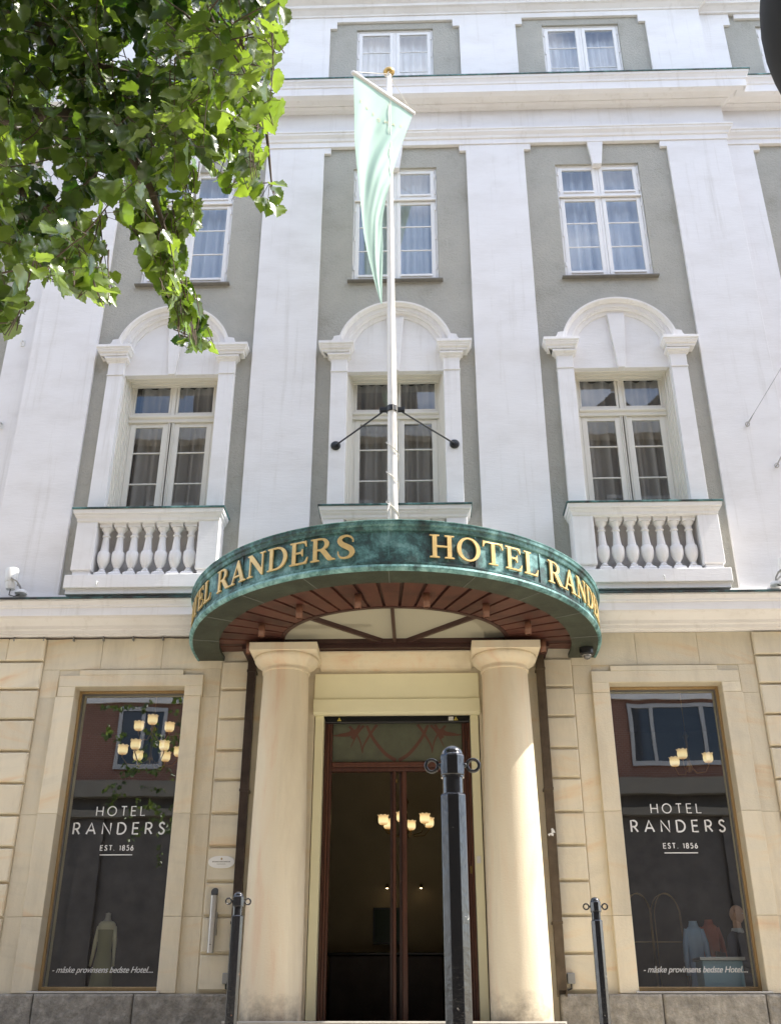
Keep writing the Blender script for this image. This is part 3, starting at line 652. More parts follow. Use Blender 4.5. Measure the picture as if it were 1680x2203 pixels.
    m = MB(); m.sweep([(-0.33, 6.83), (0.0, 6.83), (0.015, 6.845), (0.02, 6.88), (0.045, 6.91), (0.05, 6.94), (0.065, 6.945), (0.075, 6.99), (0.075, 7.005), (-0.33, 7.005)], [(-1.025, 0.08), (-1.025, -0.30), (1.025, -0.30), (1.025, 0.08)], closed=True)
    m.box(-0.75, 0.75, -0.02, 0.06, 6.831, 7.0); m.build('handrail', M['white'], bl)
    m = MB(); m.box(-1.115, 1.115, -0.39, 0.1, 7.008, 7.035); m.build('copper_capping', M['copper_edge'], bl, bevel=0.004)
    prof = [(0.0, 6.075), (0.044, 6.075), (0.05, 6.09), (0.05, 6.105), (0.034, 6.125), (0.03, 6.14), (0.042, 6.15), (0.042, 6.162), (0.052, 6.175), (0.074, 6.225), (0.085, 6.28), (0.087, 6.33), (0.080, 6.385), (0.074, 6.392), (0.060, 6.40),
            (0.054, 6.46), (0.046, 6.56), (0.042, 6.62), (0.042, 6.63), (0.056, 6.637), (0.057, 6.65), (0.042, 6.66), (0.043, 6.70), (0.05, 6.715), (0.072, 6.745), (0.078, 6.765), (0.0, 6.77)]
    prof = [(r_*1.06, z_) for r_, z_ in prof]
    m = MB(); m.lathe(prof, 0, 0, 28, caps=False); q = 0.088
    m.box(-q, q, -q, q, 6.77, 6.832); m.box(-q, q, -q, q, 5.985, 6.045); m._add([(-q,-q,6.045),(q,-q,6.045),(q,q,6.045),(-q,q,6.045),(-.05,-.05,6.078),(.05,-.05,6.078),(.05,.05,6.078),(-.05,.05,6.078)], [(0,1,5,4),(1,2,6,5),(2,3,7,6),(3,0,4,7),(4,5,6,7)])
    me = m.data('baluster', M['white'], smooth=True); me.set_sharp_from_angle(angle=R(40))
    for k in range(7):
        o = bpy.data.objects.new('baluster', me); COL.objects.link(o); o.parent = bl; o.location = (-0.621 + 0.207*k, -0.175, 0)
    MB().box(-0.76, 0.76, 0.04, 0.3, 5.9, 7.0).build('parapet_back', M['white'], bl)
for i in (1, 2, 3): arched(i)

# ================================================================== GROUND FLOOR
WC = 3.635   # shop window centre
m = MB()
m.grid(-14, 14, 0.3, 5.17, 0.02, 0.5, [(-WC-0.76, -WC+0.76, 0.627, 4.446), (WC-0.76, WC+0.76, 0.627, 4.446), (-1.10, 1.12, 0.3, 4.60)])
m.build('stone_wall', M['stone'], HB)
# facing slabs above the shop windows (thin joints between them)
for sx in (-1, 1):
    m = MB()
    xs = [2.40, 3.30, 4.15, 4.89] if sx > 0 else [-4.89, -4.1, -3.25, -2.40]
    for a, b in zip(xs, xs[1:]):
        m.cbox(a+0.002, b-0.002, 0.006, 0.05, 4.70, 5.165, 0.003, random.random())
    for z0, z1 in ((0.63, 1.50), (1.503, 2.74), (2.743, 4.30), (4.303, 4.697)):
        a, b = sorted((sx*2.41, sx*2.664)); m.cbox(a, b, 0.006, 0.05, z0, z1, 0.003)
        a, b = sorted((sx*4.66, sx*4.89)); m.cbox(a, b, 0.006, 0.05, z0, z1, 0.003)
    m.build('wall_slabs', M['stone'], HB)
# rusticated piers
LV = [0.655, 1.075, 1.50, 1.905, 2.33, 2.74, 3.17, 3.56, 3.985, 4.39, 4.80]
for x0, x1, top in ((-2.385, -2.0, None), (2.02, 2.395, None)):
    m = MB()
    for a, b in zip(LV, LV[1:]): m.cbox(x0, x1, -0.035, 0.05, a+0.016, b-0.016, 0.014, random.random())
    m.build('rusticated_pier', M['stone'], HB)
LV2 = [0.655, 1.08, 1.49, 1.90, 2.33, 2.73, 3.14, 3.56, 3.99, 4.41, 4.81, 5.165]
for x0, x1 in ((-6.35, -4.90), (4.90, 6.35)):
    m = MB()
    for k, (a, b) in enumerate(zip(LV2, LV2[1:])):
        xm = x0 + (x1-x0)*(0.36 if k % 2 else 0.64)
        m.cbox(x0, xm, -0.05, 0.05, a+0.016, b-0.016, 0.014, random.random()); m.cbox(xm+0.001, x1, -0.05, 0.05, a+0.016, b-0.016, 0.014, random.random())
    m.build('rusticated_pier', M['stone'], HB)
# granite plinth
for x0, x1 in ((-14, -1.93), (1.93, 14)):
    m = MB(); n = max(1, round(abs(x1-x0)/1.25)); e = [x0+(x1-x0)*k/n for k in range(n+1)]
    for a, b in zip(e, e[1:]): m.cbox(a+0.003, b-0.003, -0.12, 0.3, -0.02, 0.632, 0.02)
    m.build('granite_plinth', M['granite'], HB, bevel=0.01)
# door step
m = MB(); m.cbox(-1.90, 1.885, -1.0, 0.9, -0.02, 0.342, 0.015); m.build('door_step', mat_simple('worn_granite_step', (0.40, 0.37, 0.32), 0.8, bump=0.002, bscale=60, var=0.2), HB)
# shop windows
def shop(sx):
    c = sx*WC; p = part('shop_window', HB, (c, 0, 0)); m = MB()
    # moulded stone surround with ears
    for a, b in ((-0.985, -0.755), (0.755, 1.01)):
        if sx < 0: a, b = -b, -a
        zz = [0.635, 1.50, 2.745, 4.30]
        for z0, z1 in zip(zz, zz[1:]):
            m.cbox(a, b, -0.055, 0.2, z0+0.0015, z1-0.0015, 0.006); 
    m.cbox(-0.985, 1.0, -0.055, 0.2, 4.44, 4.60, 0.006, 0.3); m.cbox(-0.985, -0.755, -0.055, 0.2, 4.3015, 4.439, 0.006, 0.6); m.cbox(0.755, 1.0, -0.055, 0.2, 4.3015, 4.439, 0.006, 0.7)
    m.cbox(-0.72, 0.72, -0.055, 0.2, 4.601, 4.675, 0.006, 0.3)
    m.build('surround', M['stone'], p)
    m = MB(); y = 0.16
    for a, b, z0, z1 in ((-0.755, -0.722, 0.64, 4.438), (0.722, 0.755, 0.64, 4.438)): m.cbox(a, b, y, y+0.1, z0, z1, 0.006)
    m.cbox(-0.722, 0.722, y+0.001, y+0.1, 4.405, 4.438, 0.006); m.cbox(-0.722, 0.722, y+0.001, y+0.1, 0.66, 0.715, 0.008)
    m.build('frame', M['framewood'], p)
    m = MB(); y2 = 0.20
    for a, b in ((-0.722, -0.706), (0.706, 0.722)): m.box(a, b, y2, y2+0.04, 0.715, 4.405)
    m.box(-0.706, 0.706, y2+.001, y2+0.04, 4.39, 4.405); m.build('glazing_bead', mat_bead, p)
    MB().cbox(-0.80, 0.80, -0.10, 0.2, 0.634, 0.658, 0.006).build('sill', M['steel'], p)
    g_ = MB(); g_.quad((-0.715, 0.225, 0.70), (0.715, 0.225, 0.70), (0.715, 0.225, 4.40), (-0.715, 0.225, 4.40)); pane(g_, p, 'glass_shop')
    return p
mat_bead = mat_simple('grey_glazing_bead', (0.16, 0.155, 0.15), 0.4)
SH = {-1: shop(-1), 1: shop(1)}

# --- lettering
def bezel(pts, n=6):
    out = []
    for i in range(len(pts)-1):
        p0 = pts[max(i-1, 0)]; p1 = pts[i]; p2 = pts[i+1]; p3 = pts[min(i+2, len(pts)-1)]
        for k in range(n):
            t = k/n; out.append(tuple(0.5*((2*p1[j]) + (-p0[j]+p2[j])*t + (2*p0[j]-5*p1[j]+4*p2[j]-p3[j])*t*t + (-p0[j]+3*p1[j]-3*p2[j]+p3[j])*t**3) for j in range(len(p1))))
    out.append(tuple(pts[-1])); return out
def earc(cx, cz, rx, rz, a0, a1, n=18): return [(cx+rx*math.cos(R(a0+(a1-a0)*k/n)), cz+rz*math.sin(R(a0+(a1-a0)*k/n))) for k in range(n+1)]
def s_outline():
    sp = bezel([(.575,.70,.012),(.575,.80,.02),(.50,.92,.03),(.34,.985,.035),(.17,.93,.055),(.11,.78,.08),(.19,.63,.095),(.34,.52,.10),(.49,.41,.10),(.555,.25,.085),(.49,.09,.06),(.33,.018,.035),(.15,.05,.03),(.07,.19,.02),(.06,.31,.012)], 5)
    Lf, Rt = [], []
    for i, (x, z, w_) in enumerate(sp):
        a = sp[max(i-1,0)]; b = sp[min(i+1,len(sp)-1)]; dx, dz = b[0]-a[0], b[1]-a[1]; l = math.hypot(dx, dz) or 1; nx, nz_ = -dz/l, dx/l
        Lf.append((x+nx*w_, z+nz_*w_)); Rt.append((x-nx*w_, z-nz_*w_))
    return Lf + Rt[::-1]
GL = {
 'H': (.85, [[(0,0),(.33,0),(.33,.04),(.235,.06),(.235,.47),(.615,.47),(.615,.06),(.52,.04),(.52,0),(.85,0),(.85,.04),(.755,.06),(.755,.94),(.85,.96),(.85,1),(.52,1),(.52,.96),(.615,.94),(.615,.53),(.235,.53),(.235,.94),(.33,.96),(.33,1),(0,1),(0,.96),(.095,.94),(.095,.06),(0,.04)]]),
 'T': (.80, [[(.22,0),(.58,0),(.58,.04),(.47,.06),(.47,.94),(.66,.94),(.73,.88),(.77,.74),(.805,.74),(.79,1.02),(.72,1.0),(.08,1.0),(.01,1.02),(0,.74),(.03,.74),(.07,.88),(.14,.94),(.33,.94),(.33,.06),(.22,.04)]]),
 'E': (.72, [[(0,0),(.66,0),(.72,.27),(.685,.27),(.62,.12),(.54,.06),(.235,.06),(.235,.48),(.40,.48),(.46,.44),(.48,.36),(.515,.36),(.515,.66),(.48,.66),(.46,.58),(.40,.54),(.235,.54),(.235,.94),(.50,.94),(.58,.90),(.625,.76),(.66,.76),(.64,1),(0,1),(0,.96),(.095,.94),(.095,.06),(0,.04)]]),
 'L': (.66, [[(0,0),(.61,0),(.67,.29),(.635,.29),(.58,.14),(.49,.06),(.235,.06),(.235,.94),(.34,.96),(.34,1),(0,1),(0,.96),(.095,.94),(.095,.06),(0,.04)]]),
 'N': (.88, [[(0,0),(.26,0),(.26,.04),(.16,.06),(.16,.76),(.71,-.02),(.77,-.02),(.77,.94),(.87,.96),(.87,1),(.61,1),(.61,.96),(.71,.94),(.71,.27),(.22,1),(0,1),(0,.96),(.10,.90),(.10,.06),(0,.04)]]),
 'A': (.88, [[(-.02,0),(.26,0),(.26,.04),(.165,.06),(.235,.28),(.55,.28),(.625,.06),(.53,.04),(.53,0),(.90,0),(.90,.04),(.80,.06),(.47,1.02),(.41,1.02),(.09,.06),(-.02,.04)],[(.265,.345),(.385,.74),(.525,.345)]]),
 'O': (.86, [earc(.43,.5,.43,.52,0,350,34), earc(.43,.5,.285,.46,0,-350,34)]),
 'D': (.86, [[(0,0)]+earc(.40,.5,.45,.5,-90,90)+[(0,1),(0,.96),(.095,.94),(.095,.06),(0,.04)], [(.235,.06),(.235,.94)]+earc(.38,.5,.32,.44,90,-90)]),
 'R': (.84, [[(0,0),(.33,0),(.33,.04),(.235,.06),(.235,.455),(.34,.455),(.59,.06),(.64,0),(.90,0),(.90,.04),(.80,.07),(.53,.49)]+earc(.36,.735,.31,.265,-62,90)+[(0,1),(0,.96),(.095,.94),(.095,.06),(0,.04)], [(.235,.515),(.235,.94)]+earc(.35,.7275,.165,.2125,90,-90)]),
 'S': (.64, [s_outline()]),
}
def glyph_mesh(ch, h, depth):
    w_, polys = GL[ch]
    cu = bpy.data.curves.new('glyph', 'CURVE'); cu.dimensions = '2D'; cu.fill_mode = 'BOTH'; cu.extrude = depth/2; cu.bevel_depth = 0.0012; cu.bevel_resolution = 0
    for pl in polys:
        s_ = cu.splines.new('POLY'); s_.points.add(len(pl)-1); s_.use_cyclic_u = True
        for i, (x, z) in enumerate(pl): s_.points[i].co = (x*h, z*h, 0, 1)
    o = bpy.data.objects.new('glyph_tmp', cu); COL.objects.link(o); bpy.context.view_layer.update()
    me = bpy.data.meshes.new_from_object(o.evaluated_get(bpy.context.evaluated_depsgraph_get()))
    bpy.data.objects.remove(o); bpy.data.curves.remove(cu)
    return me, w_*h

# --- canopy
CN = part('canopy', HB)
def ell(a, b, yc, n=72, t0=-90, t1=90): return [(a*math.sin(R(t0+(t1-t0)*k/n)), yc - b*math.cos(R(t0+(t1-t0)*k/n))) for k in range(n+1)]
A0, B0, YC = 2.73, 2.93, -0.20
outer = [(-A0, -0.02)] + ell(A0, B0, YC) + [(A0, -0.02)]
fas = [(-0.045, 4.86), (0.0, 4.86), (0.012, 4.885), (0.012, 4.90), (-0.012, 4.905), (-0.012, 5.285), (0.008, 5.29), (0.02, 5.31), (0.022, 5.335), (0.04, 5.35), (0.045, 5.385), (0.03, 5.405), (-0.045, 5.405)]
MB().sweep(fas, outer, closed=True).build('fascia', M['copper'], CN, auto=30)
MB().sweep([(-0.05, 5.40), (0.05, 5.392), (0.052, 5.40), (0.03, 5.412), (-0.35, 5.43), (-0.35, 5.41)], outer, closed=True).build('rim_flashing', mat_copper('bright_copper_rim', 1.25, 0.42), CN, auto=30)
MB().sweep([(-0.02, 4.80), (0.0, 4.795), (0.018, 4.81), (0.03, 4.835), (0.024, 4.862), (-0.02, 4.862)], outer, closed=True).build('lower_lip', mat_copper('weathered_copper_lip', 1.15, 0.42), CN, auto=30)
MB().sweep([(-0.365, 4.802), (-0.02, 4.802), (-0.02, 4.86), (-0.365, 4.86)], outer, closed=True).build('soffit_ring', M['copper_under'], CN, auto=30)
# standing seams on the fascia and the soffit ring
def ept(a, b, yc, t): return Vector((a*math.sin(R(t)), yc - b*math.cos(R(t)), 0))
def enm(a, b, t): n = Vector((math.sin(R(t))/a, -math.cos(R(t))/b, 0)); return n.normalized()
m = MB(); m2 = MB()
for t in (-76, -58, -40, -21, 0, 21, 40, 58, 76):
    p = ept(A0, B0, YC, t); n = enm(A0, B0, t); tg = Vector((-n.y, n.x, 0)); z0, z1 = 4.905, 5.285
    w_ = 0.009; q = p - n*0.02; q2 = p + n*0.002
    V = [q-tg*w_, q2-tg*w_, q2+tg*w_, q+tg*w_]
    m._add([(v.x, v.y, z0) for v in V]+[(v.x, v.y, z1) for v in V], [(0,1,5,4),(1,2,6,5),(2,3,7,6),(3,2,1,0),(4,5,6,7)])
    q = p - n*0.02; q2 = p - n*0.36
    m2.tube([(q.x, q.y, 4.801), (q2.x, q2.y, 4.801)], 0.005, 6)
m.build('fascia_seams', M['copper_edge'], CN); m2.build('ring_seams', mat_simple('seam_solder', (0.12, 0.13, 0.11), 0.5), CN)
# wooden plank soffit: radial planks between the ring and the glass
pw = MB(); AI, BI, YI = 2.40, 2.60, YC; AG, BG, YG = 1.50, 1.33, -0.50
hub = Vector((0, -0.30))
def ray_ell(ang, a, b, yc):
    d = Vector((math.sin(ang), -math.cos(ang))); o = hub - Vector((0, yc))
    A_ = (d.x/a)**2+(d.y/b)**2; B_ = 2*(o.x*d.x/a**2+o.y*d.y/b**2); C_ = (o.x/a)**2+(o.y/b)**2-1
    t = (-B_+math.sqrt(B_*B_-4*A_*C_))/(2*A_); return hub+d*t
nP = 27; gap = 0.011
for k in range(nP):
    a0 = R(-93+186*k/nP); a1 = R(-93+186*(k+1)/nP); zt, zb = 4.90, 4.868
    ps = []
    for a in (a0+gap, a1-gap): ps.append((ray_ell(a, AI+0.02, BI+0.02, YI), ray_ell(a, AG, BG, YG)))
    V = [ps[0][0], ps[1][0], ps[1][1], ps[0][1]]
    pw._add([(v.x, v.y, zb) for v in V]+[(v.x, v.y, zt) for v in V], [(0,1,2,3),(7,6,5,4),(0,4,5,1),(1,5,6,2),(2,6,7,3),(3,7,4,0)], random.random())
pw.build('plank_soffit', M['mahog'], CN)
# dark backing over the plank gaps, open over the glass
bk = MB(); n = 60; vo = []; 
for k in range(n+1):
    a = R(-93+186*k/n); o_ = ray_ell(a, AI+0.05, BI+0.05, YI); i_ = ray_ell(a, AG, BG, YG); vo += [(o_.x, o_.y, 4.903), (i_.x, i_.y, 4.903)]
bk._add(vo, [(2*k, 2*k+1, 2*k+3, 2*k+2) for k in range(n)])
bk.build('soffit_backing', M['mahog_dark'], CN)
# roof of the canopy: annulus in copper, the middle is open over the light
rf = MB(); vo = []
for k in range(n+1):
    a = R(-90+180*k/n); o_ = ray_ell(a, A0, B0, YC); i_ = ray_ell(a, AG+.1, BG+.1, YG); vo += [(o_.x, o_.y, 5.41), (i_.x, i_.y, 5.46)]
rf._add(vo, [(2*k, 2*k+1, 2*k+3, 2*k+2) for k in range(n)])
rf.build('canopy_roof', M['copper_edge'], CN)
# fanlight
fl = MB(); pts = ell(AG-0.02, BG-0.02, YG, 40); fl._add([(x, y, 4.925) for x, y in pts], [tuple(range(len(pts)))]); fl.build('frosted_glass', M['milk'], CN)
fb = MB(); fb.sweep([(-0.03, 4.86), (0.03, 4.86), (0.03, 4.94), (-0.03, 4.94)], ell(AG, BG, YG, 48), closed=True)
fb.box(-2.38, 2.38, YG-0.03, YG+0.02, 4.862, 4.93)
for t in (-45, 0, 45):
    e_ = ept(AG, BG, YG, t); s_ = Vector((0.16*(1 if t > 0 else -1 if t < 0 else 0), YG, 0)); d = (e_-s_).normalized(); pn = Vector((-d.y, d.x, 0))*0.022
    V = [s_-pn, s_+pn, e_+pn, e_-pn]; fb._add([(v.x, v.y, 4.867+0.001*abs(t)/45) for v in V]+[(v.x, v.y, 4.93) for v in V], [(0,1,2,3),(7,6,5,4),(0,4,5,1),(1,5,6,2),(2,6,7,3),(3,7,4,0)])
fb.build('fanlight_bars', M['mahog_dark'], CN)
MB().box(-2.05, 2.05, -0.50, 0.02, 4.805, 4.86).build('wall_beam', M['mahog_dark'], CN)
# downlights
dl = MB(); dl.lathe([(0.034, 4.70), (0.04, 4.70), (0.042, 4.87), (0.0, 4.87)], 0, 0, 16, caps=False); dl.lathe([(0.0, 4.73), (0.034, 4.71)], 0, 0, 16, caps=False)
dl.lathe([(0.044, 4.80), (0.046, 4.868), (0.0, 4.869)], 0, 0, 16, caps=False)
dm = dl.data('downlight', mat_wood('downlight_wood', (0.10, 0.04, 0.025), (0.26, 0.12, 0.07), 0.5), smooth=True)
for x, y in ((-1.93, -0.62), (-1.67, -1.28), (-1.12, -1.92), (-0.39, -2.24), (0.42, -2.25), (1.14, -1.90), (1.70, -1.28), (1.96, -0.58)):
    o = bpy.data.objects.new('downlight', dm); COL.objects.link(o); o.parent = CN; o.location = (x, y, 0)
# gilt letters, bent round the fascia
EL = [ept(A0, B0, YC, t/4) for t in range(-360, 361)]
AL = [0.0]
for a, b in zip(EL, EL[1:]): AL.append(AL[-1] + (b-a).length)
mid = AL[360]
def on_fascia(s_):
    s_ = min(max(s_+mid, 0), AL[-1]-1e-6); k = int(np.searchsorted(AL, s_))-1; k = max(0, min(k, len(EL)-2)); f = (s_-AL[k])/(AL[k+1]-AL[k])
    p = EL[k].lerp(EL[k+1], f); n = enm(A0, B0, (k+f-360)/4); return p, n
def word(x, text, h, z0, gapx):
    V, F = [], []
    for ch in text:
        me, w_ = glyph_mesh(ch, h, 0.018); w_ *= 1.17; base = len(V)
        for v in me.vertices:
            p, n = on_fascia(x+v.co.x*1.17); q = p + n*(0.010 + v.co.z); V.append((q.x, q.y, z0+v.co.y))
        F += [tuple(i+base for i in f.vertices) for f in me.polygons]
        bpy.data.meshes.remove(me); x += w_+gapx
    me = bpy.data.meshes.new('lettering'); me.from_pydata(V, [], F); me.materials.append(M['gold']); me.update()
    bm = bmesh.new(); bm.from_mesh(me); bmesh.ops.remove_doubles(bm, verts=bm.verts, dist=1e-5); bmesh.ops.recalc_face_normals(bm, faces=bm.faces); bm.to_mesh(me); bm.free()
    o = bpy.data.objects.new('lettering', me); COL.objects.link(o); o.parent = CN; return x
def sign(s0, text, h, z0, gapx, space):
    x = s0
    for k, wd_ in enumerate(text.split(' ')):
        if k: x += space
        x = word(x, wd_, h, z0, gapx)
    return x
TOT = None
e1 = sign(0.46, 'HOTEL RANDERS', 0.28, 4.965, 0.034, 0.15)
TOT = e1-0.46
sign(-0.38-TOT+0.034, 'HOTEL RANDERS', 0.28, 4.965, 0.034, 0.15)

# --- columns
def column(x):
    p = part('column', HB, (x, -0.36, 0)); pr = []
    for k in range(15):
        t = k/14; pr.append((0.362 - 0.062*t**1.6, 0.342+(4.49-0.342)*t))
    MB().lathe([(0.0, 0.342)]+pr+[(0.0, 4.49)], 0, 0, 64, caps=False).build('shaft', mat_col, p, auto=40)
    prof = [(0.298, 4.48), (0.315, 4.482), (0.318, 4.505), (0.303, 4.51), (0.303, 4.545), (0.312, 4.555), (0.33, 4.56), (0.36, 4.575), (0.40, 4.605), (0.425, 4.64), (0.43, 4.665), (0.42, 4.685), (0.0, 4.69)]
    MB().lathe([(0.0, 4.48)]+prof, 0, 0, 64, caps=False).build('capital', mat_col, p, auto=50)
    m = MB(); m.box(-0.445, 0.445, -0.445, 0.40, 4.69, 4.795); m.build('abacus', mat_col, p, bevel=0.006)
def mat_column():
    m, nt, b, L = new_mat('column_sandstone'); b.inputs['Roughness'].default_value = 0.8; b.inputs['Specular IOR Level'].default_value = 0.2
    p = obj_coord(nt, (3.2, 3.2, 0.55)); n1 = N(nt, 'ShaderNodeTexNoise', Scale=0.9, Detail=7.0, Roughness=0.6, Distortion=0.4); L(p, n1.inputs['Vector'])
    r = ramp(nt, [(0.28, (0.66, 0.575, 0.43)), (0.48, (0.77, 0.685, 0.52)), (0.58, (0.765, 0.65, 0.48)), (0.68, (0.73, 0.55, 0.39))]); L(n1.outputs['Fac'], r.inputs['Fac'])
    # splash dirt near the foot
    g = nt.nodes.new('ShaderNodeNewGeometry'); sp = nt.nodes.new('ShaderNodeSeparateXYZ'); L(g.outputs['Position'], sp.inputs[0])
    n2 = N(nt, 'ShaderNodeTexNoise', Scale=5.0, Detail=8.0, Roughness=0.7); L(g.outputs['Position'], n2.inputs['Vector'])
    mr = N(nt, 'ShaderNodeMapRange'); mr.inputs['From Min'].default_value = 1.0; mr.inputs['From Max'].default_value = 0.3; L(sp.outputs[2], mr.inputs['Value'])
    pr = N(nt, 'ShaderNodeMath', operation='MULTIPLY'); L(mr.outputs[0], pr.inputs[0]); L(n2.outputs['Fac'], pr.inputs[1])
    rr = ramp(nt, [(0.25, (0, 0, 0)), (0.55, (0.8, 0.8, 0.8))]); L(pr.outputs[0], rr.inputs['Fac'])
    mx = N(nt, 'ShaderNodeMix', data_type='RGBA'); L(rr.outputs[0], mx.inputs['Factor']); L(r.outputs[0], mx.inputs['A']); mx.inputs['B'].default_value = (0.22, 0.18, 0.14, 1)
    L(mx.outputs['Result'], b.inputs['Base Color'])
    n3 = N(nt, 'ShaderNodeTexNoise', Scale=40.0, Detail=6.0, Roughness=0.7); L(g.outputs['Position'], n3.inputs['Vector'])
    bp = N(nt, 'ShaderNodeBump', Strength=0.7, Distance=0.005); L(n3.outputs['Fac'], bp.inputs['Height']); L(bp.outputs[0], b.inputs['Normal'])
    return m
mat_col = mat_column()
column(-1.455); column(1.455)
# cove lintel between the capitals
m = MB(); pr = [(-0.40, 4.795), (-0.40, 4.775)] + [(-0.40+0.33*math.sin(R(a)), 4.775-0.12*(1-math.cos(R(a)))) for a in (15, 30, 45, 60, 75, 90)] + [(0.3, 4.62), (0.3, 4.795)]
n_ = len(pr); m._add([(-1.03, y, z) for y, z in pr]+[(1.03, y, z) for y, z in pr], [(i, (i+1) % n_, (i+1) % n_+n_, i+n_) for i in range(n_)], 0.4)
m.build('door_lintel', mat_col, HB)
# drainpipes
for x, mt in ((-1.962, 'brownmetal'), (1.962, 'bronze')):
    m = MB(); m.box(x-0.055, x+0.055, -0.145, -0.055, 0.67, 4.86); 
    for z in (4.6, 3.0, 1.4): m.box(x-0.062, x+0.062, -0.152, 0.03, z, z+0.035)
    if x > 0:
        m.box(x-0.055, x-0.042, -0.155, -0.045, 0.60, 0.669); m.box(x+0.042, x+0.055, -0.155, -0.045, 0.60, 0.669); m.box(x-0.042, x+0.042, -0.055, -0.045, 0.6, 0.669)
    m.build('downpipe', M[mt], HB, bevel=0.004)
# roller shutter box and side guides
m = MB(); m.prism([(-1.105, 4.16), (1.125, 4.16), (1.125, 4.60), (-1.105, 4.60)], -0.02, 0.25)
m.build('shutter_box', M['cream'], HB, bevel=0.004)
m = MB(); n_ = 4; V = [(-0.02, 4.245), (-0.05, 4.235), (-0.05, 4.06), (-0.01, 4.035), (0.07, 4.035), (0.07, 4.155), (-0.015, 4.155)]
k_ = len(V); m._add([(-1.11, y, z) for y, z in V]+[(1.13, y, z) for y, z in V], [(i, (i+1) % k_, (i+1) % k_+k_, i+k_) for i in range(k_)]+[tuple(range(k_))[::-1], tuple(range(k_, 2*k_))], 0.5)
m.build('shutter_cover', M['cream'], HB)
for a, b in ((-1.09, -0.975), (1.0, 1.105)):
    m = MB(); m.box(a, b, 0.06, 0.24, 0.343, 4.034); m.build('shutter_guide', M['cream'], HB, bevel=0.004)
# --- entrance door
DR = part('entrance_door', HB, (0, 0.26, 0)); m = MB(); zb = 0.343
for sx, x0 in ((-1, -0.974), (1, 0.999)):
    for k, (o_, w_) in enumerate(((0, 0.035), (0.037, 0.03), (0.069, 0.035))):
        a, b = sorted((x0-sx*o_, x0-sx*(o_+w_))); m.cbox(a, b, 0.02*k+0.0, 0.12, zb, 3.99, 0.006)
m.cbox(-0.87, 0.89, 0.035, 0.14, 3.40, 3.47, 0.012); m.cbox(-0.87, 0.89, 0.05, 0.14, 3.345, 3.398, 0.008)
m.build('frame', M['doorwood'], DR)
for x0, x1 in ((-0.050, -0.008), (0.072, 0.135)):
    m = MB(); m.cbox(x0, x1, 0.06, 0.12, zb, 3.344, 0.005); m.build('leaf_edge', M['doorwood'], DR)
for x0, x1 in ((-0.085, -0.053), (0.035, 0.07)):
    MB().box(x0, x1, 0.12, 0.85, zb, 3.34).build('open_leaf', M['mahog_dark'], DR)
MB().lathe([(0.0, 3.19), (0.012, 3.19), (0.014, 3.24), (0.0, 3.25)], 0.0, 0.06, 8, caps=False).build('hinge_knob', M['brass'], DR)
# frosted transom with painted art-nouveau ornament
tm = MB(); tm.quad((-0.87, 0.11, 3.46), (0.89, 0.11, 3.46), (0.89, 0.11, 4.02), (-0.87, 0.11, 4.02)); tm.build('transom_glass', mat_simple('frosted_transom_glass', (0.115, 0.125, 0.085), 0.35, var=0.18, vscale=5, bump=0.002, bscale=90), DR)
def ribbon(m, pts, ws, y, th=0.004):
    L_, R_ = [], []
    for i, p in enumerate(pts):
        a = pts[max(i-1, 0)]; b = pts[min(i+1, len(pts)-1)]; dx, dz = b[0]-a[0], b[1]-a[1]; l = math.hypot(dx, dz) or 1; w_ = ws[i] if isinstance(ws, (list, tuple)) else ws
        L_.append((p[0]-dz/l*w_/2, p[1]+dx/l*w_/2)); R_.append((p[0]+dz/l*w_/2, p[1]-dx/l*w_/2))
    n = len(pts); V = [(x, y, z) for x, z in L_]+[(x, y, z) for x, z in R_]
    m._add(V, [(i, i+n, i+n+1, i+1) for i in range(n-1)])
orn = MB()
for k, sx in enumerate((-1, 1)):
    X = lambda v: 0.01 + sx*v
    def rib(pts, w0, w1, dy):
        b = bezel([(X(x), z) for x, z in pts], 6); n = len(b); ribbon(orn, b, [w0+(w1-w0)*i/(n-1) for i in range(n)], 0.105-dy-k*0.0003)
    rib([(0.02, 3.50), (0.17, 3.60), (0.33, 3.80), (0.42, 3.98)], 0.05, 0.035, 0.0)
    rib([(0.28, 3.99), (0.37, 3.86), (0.46, 3.70), (0.475, 3.60)], 0.04, 0.012, 0.0006)
    rib([(0.475, 3.60), (0.50, 3.74), (0.56, 3.86), (0.66, 3.97)], 0.008, 0.035, 0.0012)
    rib([(0.46, 3.98), (0.54, 3.88), (0.60, 3.76), (0.635, 3.68)], 0.035, 0.006, 0.0018)
    rib([(0.56, 3.90), (0.65, 3.86), (0.78, 3.845), (0.88, 3.845)], 0.07, 0.012, 0.0024)
    rib([(0.60, 3.93), (0.66, 3.88), (0.80, 3.86)], 0.05, 0.01, 0.003)
    rib([(0.52, 3.99), (0.545, 3.93), (0.62, 3.80)], 0.03, 0.05, 0.0036)
orn.build('transom_ornament', mat_simple('red_brown_glass_paint', (0.13, 0.055, 0.04), 0.5), DR)
